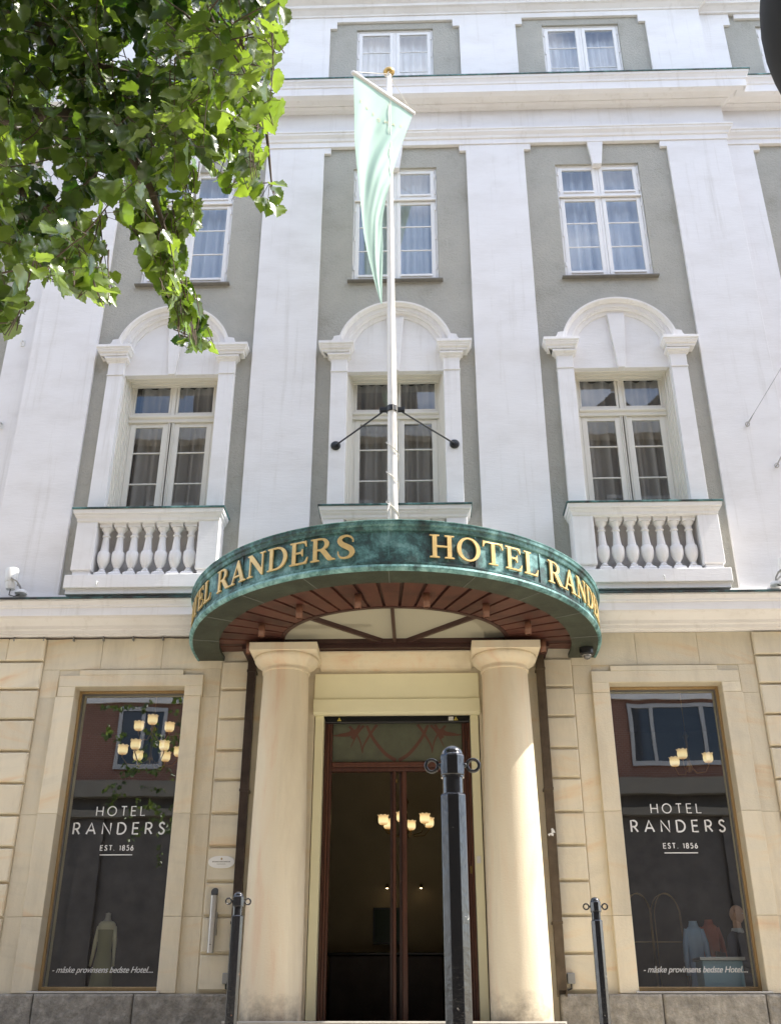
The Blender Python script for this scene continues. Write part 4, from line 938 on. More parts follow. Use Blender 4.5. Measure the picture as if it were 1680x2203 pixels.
# lobby behind the door and the shop windows
LB = part('lobby', HB)
def lining(x0, x1, y0, y1, z0, z1, mat, name, back=None):
    m = MB(); V = [(x0,y0,z0),(x1,y0,z0),(x1,y1,z0),(x0,y1,z0),(x0,y0,z1),(x1,y0,z1),(x1,y1,z1),(x0,y1,z1)]
    m._add(V, [(0,1,2,3),(4,7,6,5),(1,5,6,2),(3,2,6,7),(0,3,7,4)], 0.5); m.cm = 0
    me = bpy.data.meshes.new(name); me.from_pydata(m.v, [], m.f); me.materials.append(mat)
    if back is not None: me.materials.append(back); me.polygons[3].material_index = 1
    me.update(); o = bpy.data.objects.new(name, me); COL.objects.link(o); o.parent = LB
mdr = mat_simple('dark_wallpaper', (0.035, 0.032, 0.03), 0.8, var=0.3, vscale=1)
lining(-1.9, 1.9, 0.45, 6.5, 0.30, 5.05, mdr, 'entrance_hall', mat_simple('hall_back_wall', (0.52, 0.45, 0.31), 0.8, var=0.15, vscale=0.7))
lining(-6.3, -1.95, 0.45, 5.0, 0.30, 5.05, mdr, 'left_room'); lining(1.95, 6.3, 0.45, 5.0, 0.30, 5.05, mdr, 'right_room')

# --- window vinyl lettering
def sans(ch):
    A = lambda *p: list(p)
    return {
     'H': (.72, [[(0,0),(0,1)], [(.72,0),(.72,1)], [(0,.5),(.72,.5)]]), 'O': (.98, [earc(.49,.5,.49,.5,0,360,28)]),
     'T': (.62, [[(0,1),(.62,1)], [(.31,0),(.31,1)]]), 'E': (.52, [[(.52,0),(0,0),(0,1),(.52,1)], [(0,.52),(.47,.52)]]), 'L': (.50, [[(0,1),(0,0),(.50,0)]]),
     'R': (.56, [[(0,0),(0,1),(.26,1)]+earc(.26,.73,.27,.27,90,-90,10)+[(0,.46)], [(.26,.46),(.58,0)]]), 'A': (.82, [[(0,0),(.41,1.0),(.82,0)], [(.14,.33),(.68,.33)]]),
     'N': (.74, [[(0,0),(0,1),(.74,0),(.74,1)]]), 'D': (.74, [[(0,0),(0,1),(.25,1)]+earc(.25,.5,.49,.5,90,-90,16)+[(0,0)]]),
     'S': (.52, [bezel([(.48,.84),(.40,.96),(.26,1.0),(.10,.93),(.05,.77),(.13,.62),(.28,.52),(.43,.40),(.49,.25),(.41,.07),(.25,0),(.08,.05),(0,.18)], 4)]),
     '1': (.22, [[(0,.86),(.20,1),(.20,0)]]), '8': (.50, [earc(.25,.75,.21,.25,-90,270,18), earc(.25,.25,.25,.25,90,450,18)]),
     '5': (.48, [[(.44,1),(.10,1),(.06,.56)]+earc(.21,.32,.27,.32,115,-140,14)]), '6': (.50, [earc(.25,.29,.25,.29,0,360,18), [(.36,1),(.12,.62),(.02,.38)]]),
     '.': (.06, [[(0.03,0.0),(0.03,0.07)]]), 'M': (.8, [[(0,0),(0,1),(.4,.3),(.8,1),(.8,0)]]), 'V': (.7, [[(0,1),(.35,0),(.7,1)]]), 'I': (.05, [[(0,0),(0,1)]])}[ch]
def sans_width(txt, h, tr, sp): return sum((sans(c)[0]*h+tr) if c != ' ' else sp for c in txt)-tr
def sans_text(txt, xc, z, h, w_, tr, sp, y):
    W_ = sans_width(txt, h, tr, sp); x = xc-W_/2; k = 0
    m = MB()
    for c in txt:
        if c == ' ': x += sp; continue
        wd, st = sans(c)
        for s_ in st:
            pts = [(x+px*h, z+pz*h) for px, pz in s_]
            # extend the ends half a stroke so corners close
            ribbon(m, pts, w_, y-0.0004*(k % 3)); k += 1
            if c in 'ANRM': pass
        x += wd*h+tr
    return m
def shop_letters(sx):
    p = SH[sx]; y = 0.215
    for txt, z, h, w_, W_ in (('HOTEL', 2.765, 0.115, 0.0135, 0.645), ('RANDERS', 2.53, 0.14, 0.021, 1.20), ('EST. 1856', 2.325, 0.06, 0.0115, 0.43)):
        sp = h*0.7; n = len(txt)-1; tr = (W_-sans_width(txt, h, 0, sp))/max(1, len(txt.replace(' ', ''))-1)
        m = sans_text(txt, 0.0, z, h, w_, tr, sp, y); m.build('window_lettering', M['vinyl'], p)
    MB().box(-0.212, 0.212, y-0.001, y, 2.262, 2.274).build('window_lettering', M['vinyl'], p)
    cu = bpy.data.curves.new('script', 'FONT'); cu.body = '- måske provinsens bedste Hotel....'; cu.shear = 0.35; cu.size = 0.115; cu.align_x = 'CENTER'; cu.offset = 0.0004; cu.space_character = 0.95
    o = bpy.data.objects.new('script_tmp', cu); COL.objects.link(o); bpy.context.view_layer.update()
    me = bpy.data.meshes.new_from_object(o.evaluated_get(bpy.context.evaluated_depsgraph_get())); bpy.data.objects.remove(o)
    xs = [v.co.x for v in me.vertices]; k = 1.255/(max(xs)-min(xs)); c = (max(xs)+min(xs))/2
    for v in me.vertices: v.co = ((v.co.x-c)*k, y, 0.875+v.co.y*k*1.05)
    me.materials.clear(); me.materials.append(M['vinyl']); me.update()
    o = bpy.data.objects.new('window_lettering', me); COL.objects.link(o); o.parent = p
shop_letters(-1); shop_letters(1)

# ================================================================== THINGS ON AND ROUND THE HOTEL
# flagpole with its wall stays
FP = thing('flagpole', 'tall white flagpole with gilt ball rising from the copper canopy', 'flagpole', (0.0, -1.05, 5.40))
m = MB(); H = 9.66
m.lathe([(0.0, 0), (0.075, 0), (0.068, 1.5), (0.060, 4.5), (0.050, 7.5), (0.043, H), (0.0, H)], 0, 0, 28, caps=False)
po = m.build('pole', M['pole'], FP, smooth=True); po.rotation_euler = (0, R(-0.45), 0)
m = MB(); m.lathe([(0.0, H-0.03), (0.035, H-0.02), (0.05, H), (0.085, H+0.03), (0.10, H+0.065), (0.085, H+0.10), (0.05, H+0.125), (0.0, H+0.135)], -0.076, 0, 24, caps=False); m.build('gilt_ball', mat_simple('worn_gilding', (0.55, 0.36, 0.12), 0.35, 0.6, var=0.35, vscale=30), FP, smooth=True)
m = MB(); zc = 2.80
m.lathe([(0.066, zc-0.045), (0.085, zc-0.045), (0.085, zc+0.045), (0.066, zc+0.045), (0.066, zc-0.045)], -0.02, 0, 24, caps=False)
m.box(-0.20, -0.09, -0.03, 0.03, zc-0.03, zc+0.03); m.box(0.05, 0.16, -0.03, 0.03, zc-0.03, zc+0.03)
m.build('clamp', M['blackmetal'], FP, bevel=0.004)
for sx in (-1, 1):
    m = MB(); e = (sx*0.905-0.005, 0.985, zc); m.tube([(-0.02+sx*0.12, 0.0, zc-0.02), e], 0.013, 8); m.build('stay', M['blackmetal'], FP)
    m = MB(); d = MB()
    for k, (r0, yy) in enumerate(((0.075, 1.0), (0.075, 0.975), (0.05, 0.965))): pass
    n = 24; V = []; ring = ((0.0, 1.008), (0.075, 1.008), (0.075, 0.985), (0.06, 0.972), (0.02, 0.965), (0.0, 0.965))
    V = [(e[0]+r_*math.cos(2*PI*i/n), yy, zc+r_*math.sin(2*PI*i/n)) for i in range(n) for r_, yy in ring]; q = len(ring)
    m._add(V, [(i*q+k, ((i+1) % n)*q+k, ((i+1) % n)*q+k+1, i*q+k+1) for i in range(n) for k in range(q-1)]); m.build('wall_plate', M['blackmetal'], FP)
# halyards
m = MB()
def hal(pts, r=0.006): m.tube([(x, y, z) for x, y, z in pts], r, 6)
hal([(-0.085, -0.075, H-0.05), (-0.05, -0.09, 6.0), (-0.02, -0.10, 3.2), (0.03, -0.10, 2.0)], 0.005)
hal([(-0.060, -0.07, H-0.05), (0.0, -0.10, 6.0), (0.05, -0.09, 3.0), (0.06, -0.09, 2.0)], 0.005)
sp = []
for k in range(60):
    t = k/59; a = t*2*PI*3.2+0.5; sp.append((-0.015+0.085*math.cos(a), 0.085*math.sin(a), 2.45-1.5*t))
m.tube(sp, 0.0075, 6)
m.tube([(-0.05, -0.085, 1.25), (-0.085, -0.09, 1.12), (-0.075, -0.10, 0.98), (-0.04, -0.10, 1.0), (-0.045, -0.095, 1.16), (-0.08, -0.095, 1.06), (-0.085, -0.09, 0.86)], 0.009, 6)
m.build('halyard', M['rope'], FP, smooth=True)

# pennant hanging from a spar
Lc = [(761,160,-1.55),(762,230,-1.52),(763.5,309.6,-1.48),(773,406,-1.42),(782.8,502.8,-1.35),(799.7,582.4,-1.28),(819,652.4,-1.22)]
Rc = [(887.8,246,-0.86),(877,275.8,-0.90),(857.6,328.9,-0.98),(838.3,394,-1.16),(828.6,437.6,-1.19),(822.6,478.6,-1.20),(823.8,526.9,-1.20),(822,652.4,-1.215)]
Lp = [at(*p) for p in Lc]; Rp = [at(*p) for p in Rc]
def resamp(P, n):
    b = bezel([tuple(p) for p in P], 10); L_ = [0]
    for a, c in zip(b, b[1:]): L_.append(L_[-1]+(Vector(c)-Vector(a)).length)
    out = []
    for k in range(n):
        s_ = L_[-1]*k/(n-1); j = max(0, min(int(np.searchsorted(L_, s_))-1, len(b)-2)); f = (s_-L_[j])/max(1e-9, L_[j+1]-L_[j]); out.append(Vector(b[j]).lerp(Vector(b[j+1]), f))
    return out
FO = Vector((-0.155, -1.20, Lp[0].z+0.05))
PN = thing('pennant', 'pale green pennant with faint orange lettering hanging from the flagpole', 'flag', FO)
nv, nu = 90, 40; la, ra = resamp(Lp, nv), resamp(Rp, nv)
def fpt(u, v):
    j = min(int(v*(nv-1)), nv-2); f = v*(nv-1)-j; a = la[j].lerp(la[j+1], f); b = ra[j].lerp(ra[j+1], f); p = a.lerp(b, u)
    wd = (b-a).length; n = Vector((b.y-a.y, -(b.x-a.x), 0)); n = n.normalized() if n.length > 1e-5 else Vector((0, -1, 0))
    e = 4*u*(1-u); amp = 0.13*min(1, wd/1.1)*min(1, v*5)
    w_ = amp*(math.sin(u*7.5+v*5.0+0.6)*0.5*e + math.sin(u*15+v*16)*0.14*e) + 0.03*math.sin(u*26+v*34)*e*min(1, wd)*(0.2+max(0, u-0.35)*1.6)*min(1, v*6)
    return p + n*w_ - FO
m = MB(); V = [fpt(i/(nu-1), j/(nv-1)) for j in range(nv) for i in range(nu)]
m._add(V, [(j*nu+i, j*nu+i+1, (j+1)*nu+i+1, (j+1)*nu+i) for j in range(nv-1) for i in range(nu-1)]); m.build('cloth', M['flag'], PN, smooth=True)
m = MB(); a = la[0]-FO; b = ra[0]-FO; d = (b-a).normalized()
m.tube([a-d*0.045+Vector((0,0,.035)), a-d*0.02+Vector((0,0,.04)), b+d*0.02+Vector((0,0,.04)), b+d*0.03+Vector((0,0,.03))], [0.02, 0.04, 0.04, 0.03], 14); m.build('spar', M['pole'], PN, smooth=True)
top = Vector((-0.075, -1.13, 14.98))-FO
m = MB(); m.tube([a+Vector((0.03, 0, .07)), top], 0.006, 6); m.tube([b+Vector((-0.02, 0, .07)), top], 0.006, 6)
m.tube([top+Vector((0, 0, .06)), top+Vector((-.02, -.01, .02)), top+Vector((.02, -.01, -.03)), top+Vector((-.04, -.01, -.08)), top+Vector((-.07, -.01, -.06)), top+Vector((-.03, -.01, -.02))], 0.007, 6); m.build('bridle', M['rope'], PN)
# faint mirrored lettering printed on the cloth
m = MB(); txt = 'RANDERS'[::-1]
for k, ch in enumerate(txt):
    u0 = 0.10+0.125*k; v0 = 0.105+0.030*math.sin(PI*(u0+0.05))
    wd, st = sans(ch); q = 0
    for s_ in st:
        pts = []
        for px, pz in s_:
            u = u0 + (wd-px)*0.062; v = v0-0.0135*pz; pts.append(fpt(u, v)+Vector((0.004, -0.006-0.0005*(q % 3), 0)))
        n = len(pts)
        for i in range(n-1):
            dd = (pts[i+1]-pts[i]); 
            if dd.length < 1e-6: continue
            t_ = Vector((0.65, -0.76, 0)).cross(dd).normalized()*0.006; m._add([pts[i]-t_, pts[i+1]-t_, pts[i+1]+t_, pts[i]+t_], [(0,1,2,3)])
        q += 1
m.build('printed_letters', M['flagtext'], PN)

# floodlights
def flood(x, y, z, rz, label):
    t = thing('floodlight', label, 'floodlight', (x, y, z), rz, 'floodlights on the string course')
    m = MB(); m.lathe([(0.0, 0), (0.062, 0), (0.075, 0.06), (0.08, 0.10), (0.078, 0.105), (0.085, 0.11), (0.086, 0.15), (0.088, 0.152), (0.092, 0.30), (0.088, 0.31), (0.08, 0.31), (0.078, 0.24), (0.0, 0.23)], 0, 0, 24, caps=False)
    for k in range(12):
        a_ = 2*PI*k/12; c_, s_ = math.cos(a_), math.sin(a_); m.box(0.086*c_-0.004, 0.086*c_+0.004, 0.086*s_-0.004, 0.086*s_+0.004, 0.112, 0.148)
    o = m.build('housing', M['lampwhite'], t, auto=40); o.location = (-0.08, 0, 0.06); o.rotation_euler = (0, R(-4), 0)
    m = MB(); m.tube([(-0.08, -0.095, 0.20), (0.0, -0.09, 0.16), (0.05, -0.05, 0.10), (0.06, 0.0, 0.06), (0.05, 0.05, 0.10), (0.0, 0.09, 0.16), (-0.08, 0.095, 0.20)], 0.012, 6); m.build('yoke', M['greymetal'], t)
    m = MB(); m.lathe([(0.0, 0), (0.085, 0), (0.085, 0.03), (0.07, 0.05), (0.0, 0.06)], 0.07, 0, 20, caps=False); m.build('base', M['lampwhite'], t, auto=40)
    m = MB(); m.tube([(-0.08, 0.0, 0.06), (-0.09, 0.01, -0.02), (-0.02, 0.02, -0.035), (0.05, 0.03, 0.0)], 0.008, 6); m.build('cable', M['blackmetal'], t)
    return t
flood(-5.40, -0.16, 5.78, 0.2, 'white cylindrical floodlight at the left end of the string course'); flood(5.38, -0.16, 5.79, 2.7, 'white cylindrical floodlight at the right end of the string course')
# dome camera on the canopy ring
t = thing('security_camera', 'black dome security camera under the right edge of the canopy', 'camera', (2.555, -0.42, 4.80))
MB().lathe([(0.0, 0), (0.095, 0), (0.10, -0.02), (0.092, -0.085), (0.07, -0.10), (0.0, -0.10)], 0, 0, 28, caps=False).build('housing', M['plastic_black'], t, auto=40)
MB().lathe([(0.055, -0.098), (0.055, -0.11), (0.045, -0.14), (0.025, -0.155), (0.0, -0.16)], 0, 0, 24, caps=False).build('dome', mat_simple('smoked_dome', (0.10, 0.10, 0.10), 0.05, spec=0.8, coat=1.0), t, smooth=True)
MB().lathe([(0.056, -0.098), (0.064, -0.098), (0.062, -0.108), (0.055, -0.108)], 0, 0, 24, caps=False).build('chrome_ring', M['steel'], t)
# oval plaque
t = thing('plaque', 'white oval enamel plaque on the stone pier left of the door', 'sign', (-2.205, -0.034, 2.14))
m = MB(); pts = [(0.165*math.copysign(abs(math.cos(a))**0.75, math.cos(a)), 0.075*math.copysign(abs(math.sin(a))**0.9, math.sin(a))) for a in [2*PI*k/40 for k in range(40)]]
m.prism(pts, -0.014, 0.0); m.build('plate', M['plaque'], t, bevel=0.003)
m = MB(); m.prism([(0, .022), (.014, .038), (0, .054), (-.014, .038)], -0.0165, -0.0145); m.build('emblem', mat_simple('ochre_emblem', (0.35, 0.24, 0.10), 0.5), t)
m = MB()
for k in range(14): m.box(-0.115+k*0.0165, -0.115+k*0.0165+0.010, -0.0162, -0.0145, -0.003, 0.011)
for k in range(9): m.box(-0.055+k*0.0125, -0.055+k*0.0125+0.008, -0.0162, -0.0145, -0.028, -0.021)
m.build('small_print', M['print'], t)
# wall ashtray tube
t = thing('ashtray', 'steel tube ashtray fixed upright to the left stone pier', 'ashtray', (-2.25, -0.11, 1.08))
m = MB(); m.lathe([(0.0, 0), (0.043, 0), (0.043, 0.66), (0.036, 0.66), (0.034, 0.60), (0.0, 0.58)], 0, 0, 24, caps=False)
o = m.build('tube', M['steel'], t, auto=40)
m = MB(); 
for k in range(24):
    a0, a1 = 2*PI*k/24, 2*PI*(k+1)/24
    z_ = lambda a: 0.66 + 0.045*(1+math.sin(a)); c = 0.044
    m._add([(c*math.cos(a0), c*math.sin(a0), 0.655), (c*math.cos(a1), c*math.sin(a1), 0.655), (c*math.cos(a1), c*math.sin(a1), z_(a1)), (c*math.cos(a0), c*math.sin(a0), z_(a0))], [(0,1,2,3)])
m._add([(0.044*math.cos(2*PI*k/24), 0.044*math.sin(2*PI*k/24), 0.66+0.045*(1+math.sin(2*PI*k/24))) for k in range(24)], [tuple(range(24))]); m.build('slanted_top', mat_simple('sooty_steel', (0.09, 0.09, 0.09), 0.4, 0.7), t)
MB().box(0.03, 0.05, -0.01, 0.075, 0.20, 0.46).box(-0.03, 0.03, 0.04, 0.075, 0.22, 0.44).build('bracket', M['greymetal'], t)
MB().lathe([(0.0, 0), (0.012, 0), (0.012, 0.006), (0.0, 0.008)], 0, 0, 10, caps=False).build('lock', M['blackmetal'], t).location = (0, -0.044, 0.09)
# junction boxes low on the piers
for x, lb in ((-2.045, 'small grey junction box low beside the left drainpipe'), (2.085, 'small grey junction box low beside the right drainpipe')):
    t = thing('junction_box', lb, 'box', (x, -0.034, 0.74), 0, 'junction boxes beside the drainpipes')
    MB().box(-0.045, 0.045, -0.05, 0.0, 0, 0.12).build('casing', M['greymetal'], t, bevel=0.008)
    MB().tube([(0, -0.025, 0.0), (0.0, -0.025, -0.05), (0.05 if x < 0 else -0.05, -0.025, -0.07)], 0.01, 6).build('cable', M['blackmetal'], t)
# white sticker scraps on the right pipe
m = MB()
for k in range(9):
    a, b = random.uniform(-0.04, 0.03), random.uniform(-0.05, 0.06); m._add([(a+random.uniform(-.012,.012), -0.001*k-0.001, b+random.uniform(-.02,.0)), (a+random.uniform(.008,.03), -0.001*k-.001, b+random.uniform(-.01,.01)), (a+random.uniform(.0,.02), -0.001*k-.001, b+random.uniform(.01,.04)), (a+random.uniform(-.02,-.005), -0.001*k-.001, b+random.uniform(.0,.03))], [(0,1,2,3)])
o = m.build('sticker_remnant', M['vinyl'], None); o.location = (1.963, -0.147, 2.46); tag(o, 'torn white sticker scraps on the right drainpipe', 'sticker')
# door sensor bar with warning marks
t = thing('door_sensor', 'long black sensor bar with yellow warning triangles above the door', 'sensor', (0.012, 0.245, 3.985))
MB().box(-0.985, 0.985, -0.02, 0.06, 0.0, 0.10).build('bar', M['plastic_black'], t, bevel=0.01)
for x in (-0.79, 0.80):
    m = MB(); z0 = 0.025; m.prism([(x-0.028, z0), (x+0.028, z0), (x, z0+0.048)], -0.024, -0.021); m.build('warning_triangle', M['yellow'], t)
    m = MB(); m.prism([(x-0.008, z0+.008), (x+0.008, z0+.008), (x, z0+0.026)], -0.0265, -0.0245); m.build('triangle_mark', M['blackmetal'], t)
MB().box(0.70, 0.765, -0.023, -0.021, 0.022, 0.075).build('paper_label', M['vinyl'], t)
MB().box(1.02, 1.07, 0.0, 0.008, 0, 0.085).build('x', M['vinyl'], None).name = 'door_label'
o = bpy.data.objects['door_label']; o.location = (0, 0.048, 2.13); tag(o, 'small pale notice on the right shutter guide beside the door', 'label')
o = MB().box(0.94, 0.97, 0.0, 0.01, 0, 0.09).build('latch_plate', M['brass'], None); o.location = (0, 0.248, 2.03); tag(o, 'small brass latch plate on the right door jamb', 'latch')
# cable with clips under the string course on the left
m = MB(); zc = 5.145
pts = [(-6.4+3.7*k/40, -0.035, zc-0.010*abs(math.sin(k*PI/5))) for k in range(41)]; m.tube(pts, 0.011, 6); t = thing('cable_run', 'thin dark cable clipped under the string course left of the canopy', 'cable', (0, 0, 0)); m.build('cable', M['brownmetal'], t)
m = MB()
for k in range(9): m.box(-6.2+0.42*k, -6.185+0.42*k, -0.055, 0.0, zc-0.04, zc+0.02)
m.build('clips', M['greymetal'], t)
# span wires and hooks in the wall
def eyebolt(t, p, r=0.03):
    m = MB(); m.tube([(p[0], 0.02, p[2]), (p[0], -0.06, p[2])], 0.010, 8)
    m.tube([(p[0]+r*math.cos(a), -0.06-0.5*r*math.sin(a), p[2]+r*math.sin(a)) for a in [2*PI*k/14 for k in range(14)]], 0.008, 6, closed=True); m.build('eye_bolt', M['steel'], t)
for lab, A_, B_ in (('upper thin span wire on the right-hand pilaster', at(1608, 912, -0.06), at(1680, 790, -1.7)), ('lower thin span wire at the right edge of the facade', at(1671, 1001, -0.06), at(1688, 968, -0.45))):
    t = thing('span_wire', lab, 'wire', (0, 0, 0), 0, 'span wires anchored in the facade')
    d = (B_-A_)*((16.2-0.06)/abs(B_.y-A_.y)); E_ = A_+d
    m = MB(); m.tube([A_, A_.lerp(E_, 0.5)-Vector((0, 0, 0.05)), E_], 0.004, 6); m.build('wire', M['steel'], t)
    dn = d.normalized(); m = MB(); m.tube([A_, A_+dn*0.06, A_+dn*0.20, A_+dn*0.34], [0.008, 0.013, 0.010, 0.005], 8); m.build('turnbuckle', M['steel'], t); eyebolt(t, A_)
for lab, px, py in (('small white bracket hook on the left wing pilaster, under the leaves', 52, 640), ('small white screw hook on the left wing pilaster, lower one', 50, 735), ('grey shackle hook at the far left edge of the facade', 4, 912)):
    p = at(px, py, 0.13); t = thing('wall_hook', lab, 'hook', (p.x, 0.138, p.z), 0, 'hooks in the left wing pilaster')
    m = MB(); m.tube([(0, 0, 0.0), (0, -0.05, 0.0), (0, -0.09, -0.03), (0, -0.09, -0.07), (0, -0.06, -0.09)], 0.012, 8); m.build('hook', M['steel'] if px < 20 else M['lampwhite'], t)
    m = MB(); m.box(-0.03, 0.03, -0.012, 0, -0.09, 0.03); m.build('back_plate', M['lampwhite'], t, bevel=0.003)
for bx_, lb in ((-4.18, 'small white hook on the plinth of the left balcony'), (3.72, 'small white hook on the plinth of the right balcony')):
    t = thing('plinth_hook', lb, 'hook', (bx_, -0.352, 5.86), 0, 'hooks on the balcony plinths'); MB().tube([(0, 0, 0), (0, -0.03, 0), (0, -0.05, -0.02), (0, -0.05, -0.05), (0, -0.03, -0.06)], 0.009, 6).build('hook', M['lampwhite'], t)

# ================================================================== BOLLARDS
def bollard(px, py, t_, rz, label, mat, ref=None):
    p = ray(px, py, t_); base = thing('bollard', label, 'bollard', (p.x, p.y, 0), rz, 'bollards in front of the hotel'); h = p.z
    O = PI/8
    m = MB(); m.lathe([(0.0, 0), (0.05, 0), (0.05, 0.10), (0.041, 0.12), (0.0405, h-0.155), (0.034, h-0.148), (0.0, h-0.148)], 0, 0, 8, rot=O, caps=False); m.build('shaft', M[mat], base, bevel=0.002)
    m = MB(); m.lathe([(0.0, h-0.16), (0.0315, h-0.16), (0.0315, h-0.10), (0.036, h-0.10), (0.036, h-0.096), (0.0, h-0.096)], 0, 0, 24, caps=False); m.build('neck', M[mat], base, auto=35)
    m = MB(); m.lathe([(0.0, h-0.098), (0.035, h-0.098), (0.039, h-0.092), (0.039, h-0.036), (0.035, h-0.029), (0.0, h-0.029)], 0, 0, 8, rot=O, caps=False); m.build('head', M[mat], base, bevel=0.002)
    m = MB(); m.lathe([(0.033, h-0.030)]+[(0.033*math.cos(R(a)), h-0.030+0.030*math.sin(R(a))) for a in range(0, 91, 10)], 0, 0, 24, caps=False); m.build('dome', M[mat], base, smooth=True)
    for sx in (-1, 1):
        m = MB(); cx_ = sx*0.064; zz = h-0.062
        m.tube([(cx_+0.0185*math.cos(a), 0, zz+0.0185*math.sin(a)) for a in [2*PI*k/24 for k in range(24)]], 0.0052, 10, closed=True); m.tube([(sx*0.034, 0, zz), (sx*0.046, 0, zz)], [0.009, 0.006], 10); m.build('ring', M[mat], base, smooth=True)
    return base
bollard(972, 1605, 3.28, R(-2), 'large black octagonal bollard nearest the camera in front of the door', 'black')
bollard(1279, 1931, 7.70, R(-2), 'slim black bollard standing before the right shop window', 'black')
bollard(514, 1919, 7.33, R(16), 'chipped black bollard with bare rusty patches left of the column', 'blackchip')

# ================================================================== INTERIOR THINGS
def shade_mesh():
    m = MB(); n = 48; prof = [(0.022, 0.0), (0.055, 0.008), (0.072, 0.035), (0.076, 0.08), (0.072, 0.12), (0.084, 0.14)]; V = []
    for i in range(n):
        a = 2*PI*i/n
        for k, (r_, z) in enumerate(prof):
            if k == len(prof)-1: r_ += 0.006*math.cos(a*8); z += 0.006*math.cos(a*8)
            V.append((r_*math.cos(a), r_*math.sin(a), z))
    q = len(prof); m._add(V, [(i*q+k, ((i+1) % n)*q+k, ((i+1) % n)*q+k+1, i*q+k+1) for i in range(n) for k in range(q-1)])
    m._add([V[i*q] for i in range(n)], [tuple(range(n))]); return m.data('lamp_shade', M['lampglow'], smooth=True)
SHD = shade_mesh()
def chandelier(x, y, z, label, lower=6, upper=3, rl=0.45, ru=0.26, rot=0.0, sc=1.0, top=5.05):
    t = thing('chandelier', label, 'chandelier', (x, y, z), rot, 'lit chandeliers in the hotel rooms')
    m = MB(); m.lathe([(0.0, -0.2), (0.03, -0.19), (0.05, -0.12), (0.02, -0.05), (0.02, 0.3), (0.045, 0.36), (0.02, 0.42), (0.008, 0.45), (0.008, top-z-0.08), (0.06, top-z-0.06), (0.07, top-z), (0.0, top-z)], 0, 0, 16, caps=False); m.build('stem', M['brass'], t, smooth=True)
    for cnt, r_, zz, a0 in ((lower, rl, -0.05, 0.0), (upper, ru, 0.36, 0.5)):
        for k in range(cnt):
            a = a0+2*PI*k/cnt; c, s_ = math.cos(a), math.sin(a)
            m = MB(); m.tube([(0.02*c, 0.02*s_, zz-0.05), (r_*.35*c, r_*.35*s_, zz-0.16), (r_*.8*c, r_*.8*s_, zz-0.14), (r_*c, r_*s_, zz-0.04), (r_*c, r_*s_, zz)], 0.009, 6); m.build('arm', M['brass'], t, smooth=True)
            o = bpy.data.objects.new('lamp_shade', SHD); COL.objects.link(o); o.parent = t; o.location = (r_*c, r_*s_, zz); o.scale = (1.0*sc,)*3
    return t
chandelier(-3.80, 2.0, 4.02, 'lit brass chandelier with nine tulip lamps behind the left shop window', 6, 3, 0.42, 0.27, 0.2)
chandelier(4.42, 2.3, 3.93, 'lit brass chandelier behind the right shop window', 3, 0, 0.30, 0.2, 0.0)
chandelier(0.06, 4.8, 3.42, 'lit chandelier hanging in the entrance hall behind the door', 6, 0, 0.42, 0.2, 0.35, 1.15)
# dressmaker dummy with olive dress
t = thing('mannequin', 'headless shop mannequin in a long olive dress behind the left window', 'mannequin', (-3.90, 1.1, 0.30)); t.scale = (0.74, 0.80, 0.95)
def body_loft(m, rings, seg=28):
    V = []
    for (x, y, z, rx, ry) in rings:
        for i in range(seg): a = 2*PI*i/seg; V.append((x+rx*math.cos(a), y+ry*math.sin(a), z))
    m._add(V, [(k*seg+i, k*seg+(i+1) % seg, (k+1)*seg+(i+1) % seg, (k+1)*seg+i) for k in range(len(rings)-1) for i in range(seg)]); m._add(V[-seg:], [tuple(range(seg))])
m = MB(); V = []; seg = 48
RG = [(0.0, 0.26), (0.25, 0.235), (0.5, 0.20), (0.72, 0.165), (0.86, 0.14), (0.93, 0.125), (1.02, 0.13), (1.12, 0.15), (1.20, 0.155), (1.27, 0.12)]
for z, r_ in RG:
    for i in range(seg):
        a = 2*PI*i/seg; rr = r_*(1+0.07*math.sin(a*9)*max(0, 1-z/0.9)); V.append((rr*math.cos(a), rr*0.75*math.sin(a), z))
m._add(V, [(k*seg+i, k*seg+(i+1) % seg, (k+1)*seg+(i+1) % seg, (k+1)*seg+i) for k in range(len(RG)-1) for i in range(seg)])
m.build('dress', mat_simple('olive_dress_cloth', (0.32, 0.30, 0.14), 0.9, bump=0.003, bscale=40), t, smooth=True)
m = MB(); m.lathe([(0.155, 1.19), (0.165, 1.22), (0.15, 1.27), (0.115, 1.30), (0.10, 1.28), (0.13, 1.22)], 0, 0, 28, squash=0.75, caps=False); m.build('lace_collar', mat_simple('cream_lace', (0.70, 0.63, 0.40), 0.9), t, smooth=True)
m = MB(); m.lathe([(0.125, 1.24), (0.09, 1.30), (0.055, 1.33), (0.045, 1.37), (0.046, 1.41), (0.0, 1.42)], 0, 0, 24, squash=0.8, caps=False); m.build('torso', mat_simple('pale_mannequin', (0.40, 0.37, 0.30), 0.6), t, smooth=True)
for sx in (-1, 1):
    m = MB(); m.tube([(sx*0.135, 0, 1.23), (sx*0.175, -0.01, 1.05), (sx*0.19, -0.03, 0.88), (sx*0.21, -0.06, 0.72)], [0.045, 0.038, 0.030, 0.022], 12); m.build('sleeve', bpy.data.materials['cream_lace'], t, smooth=True)
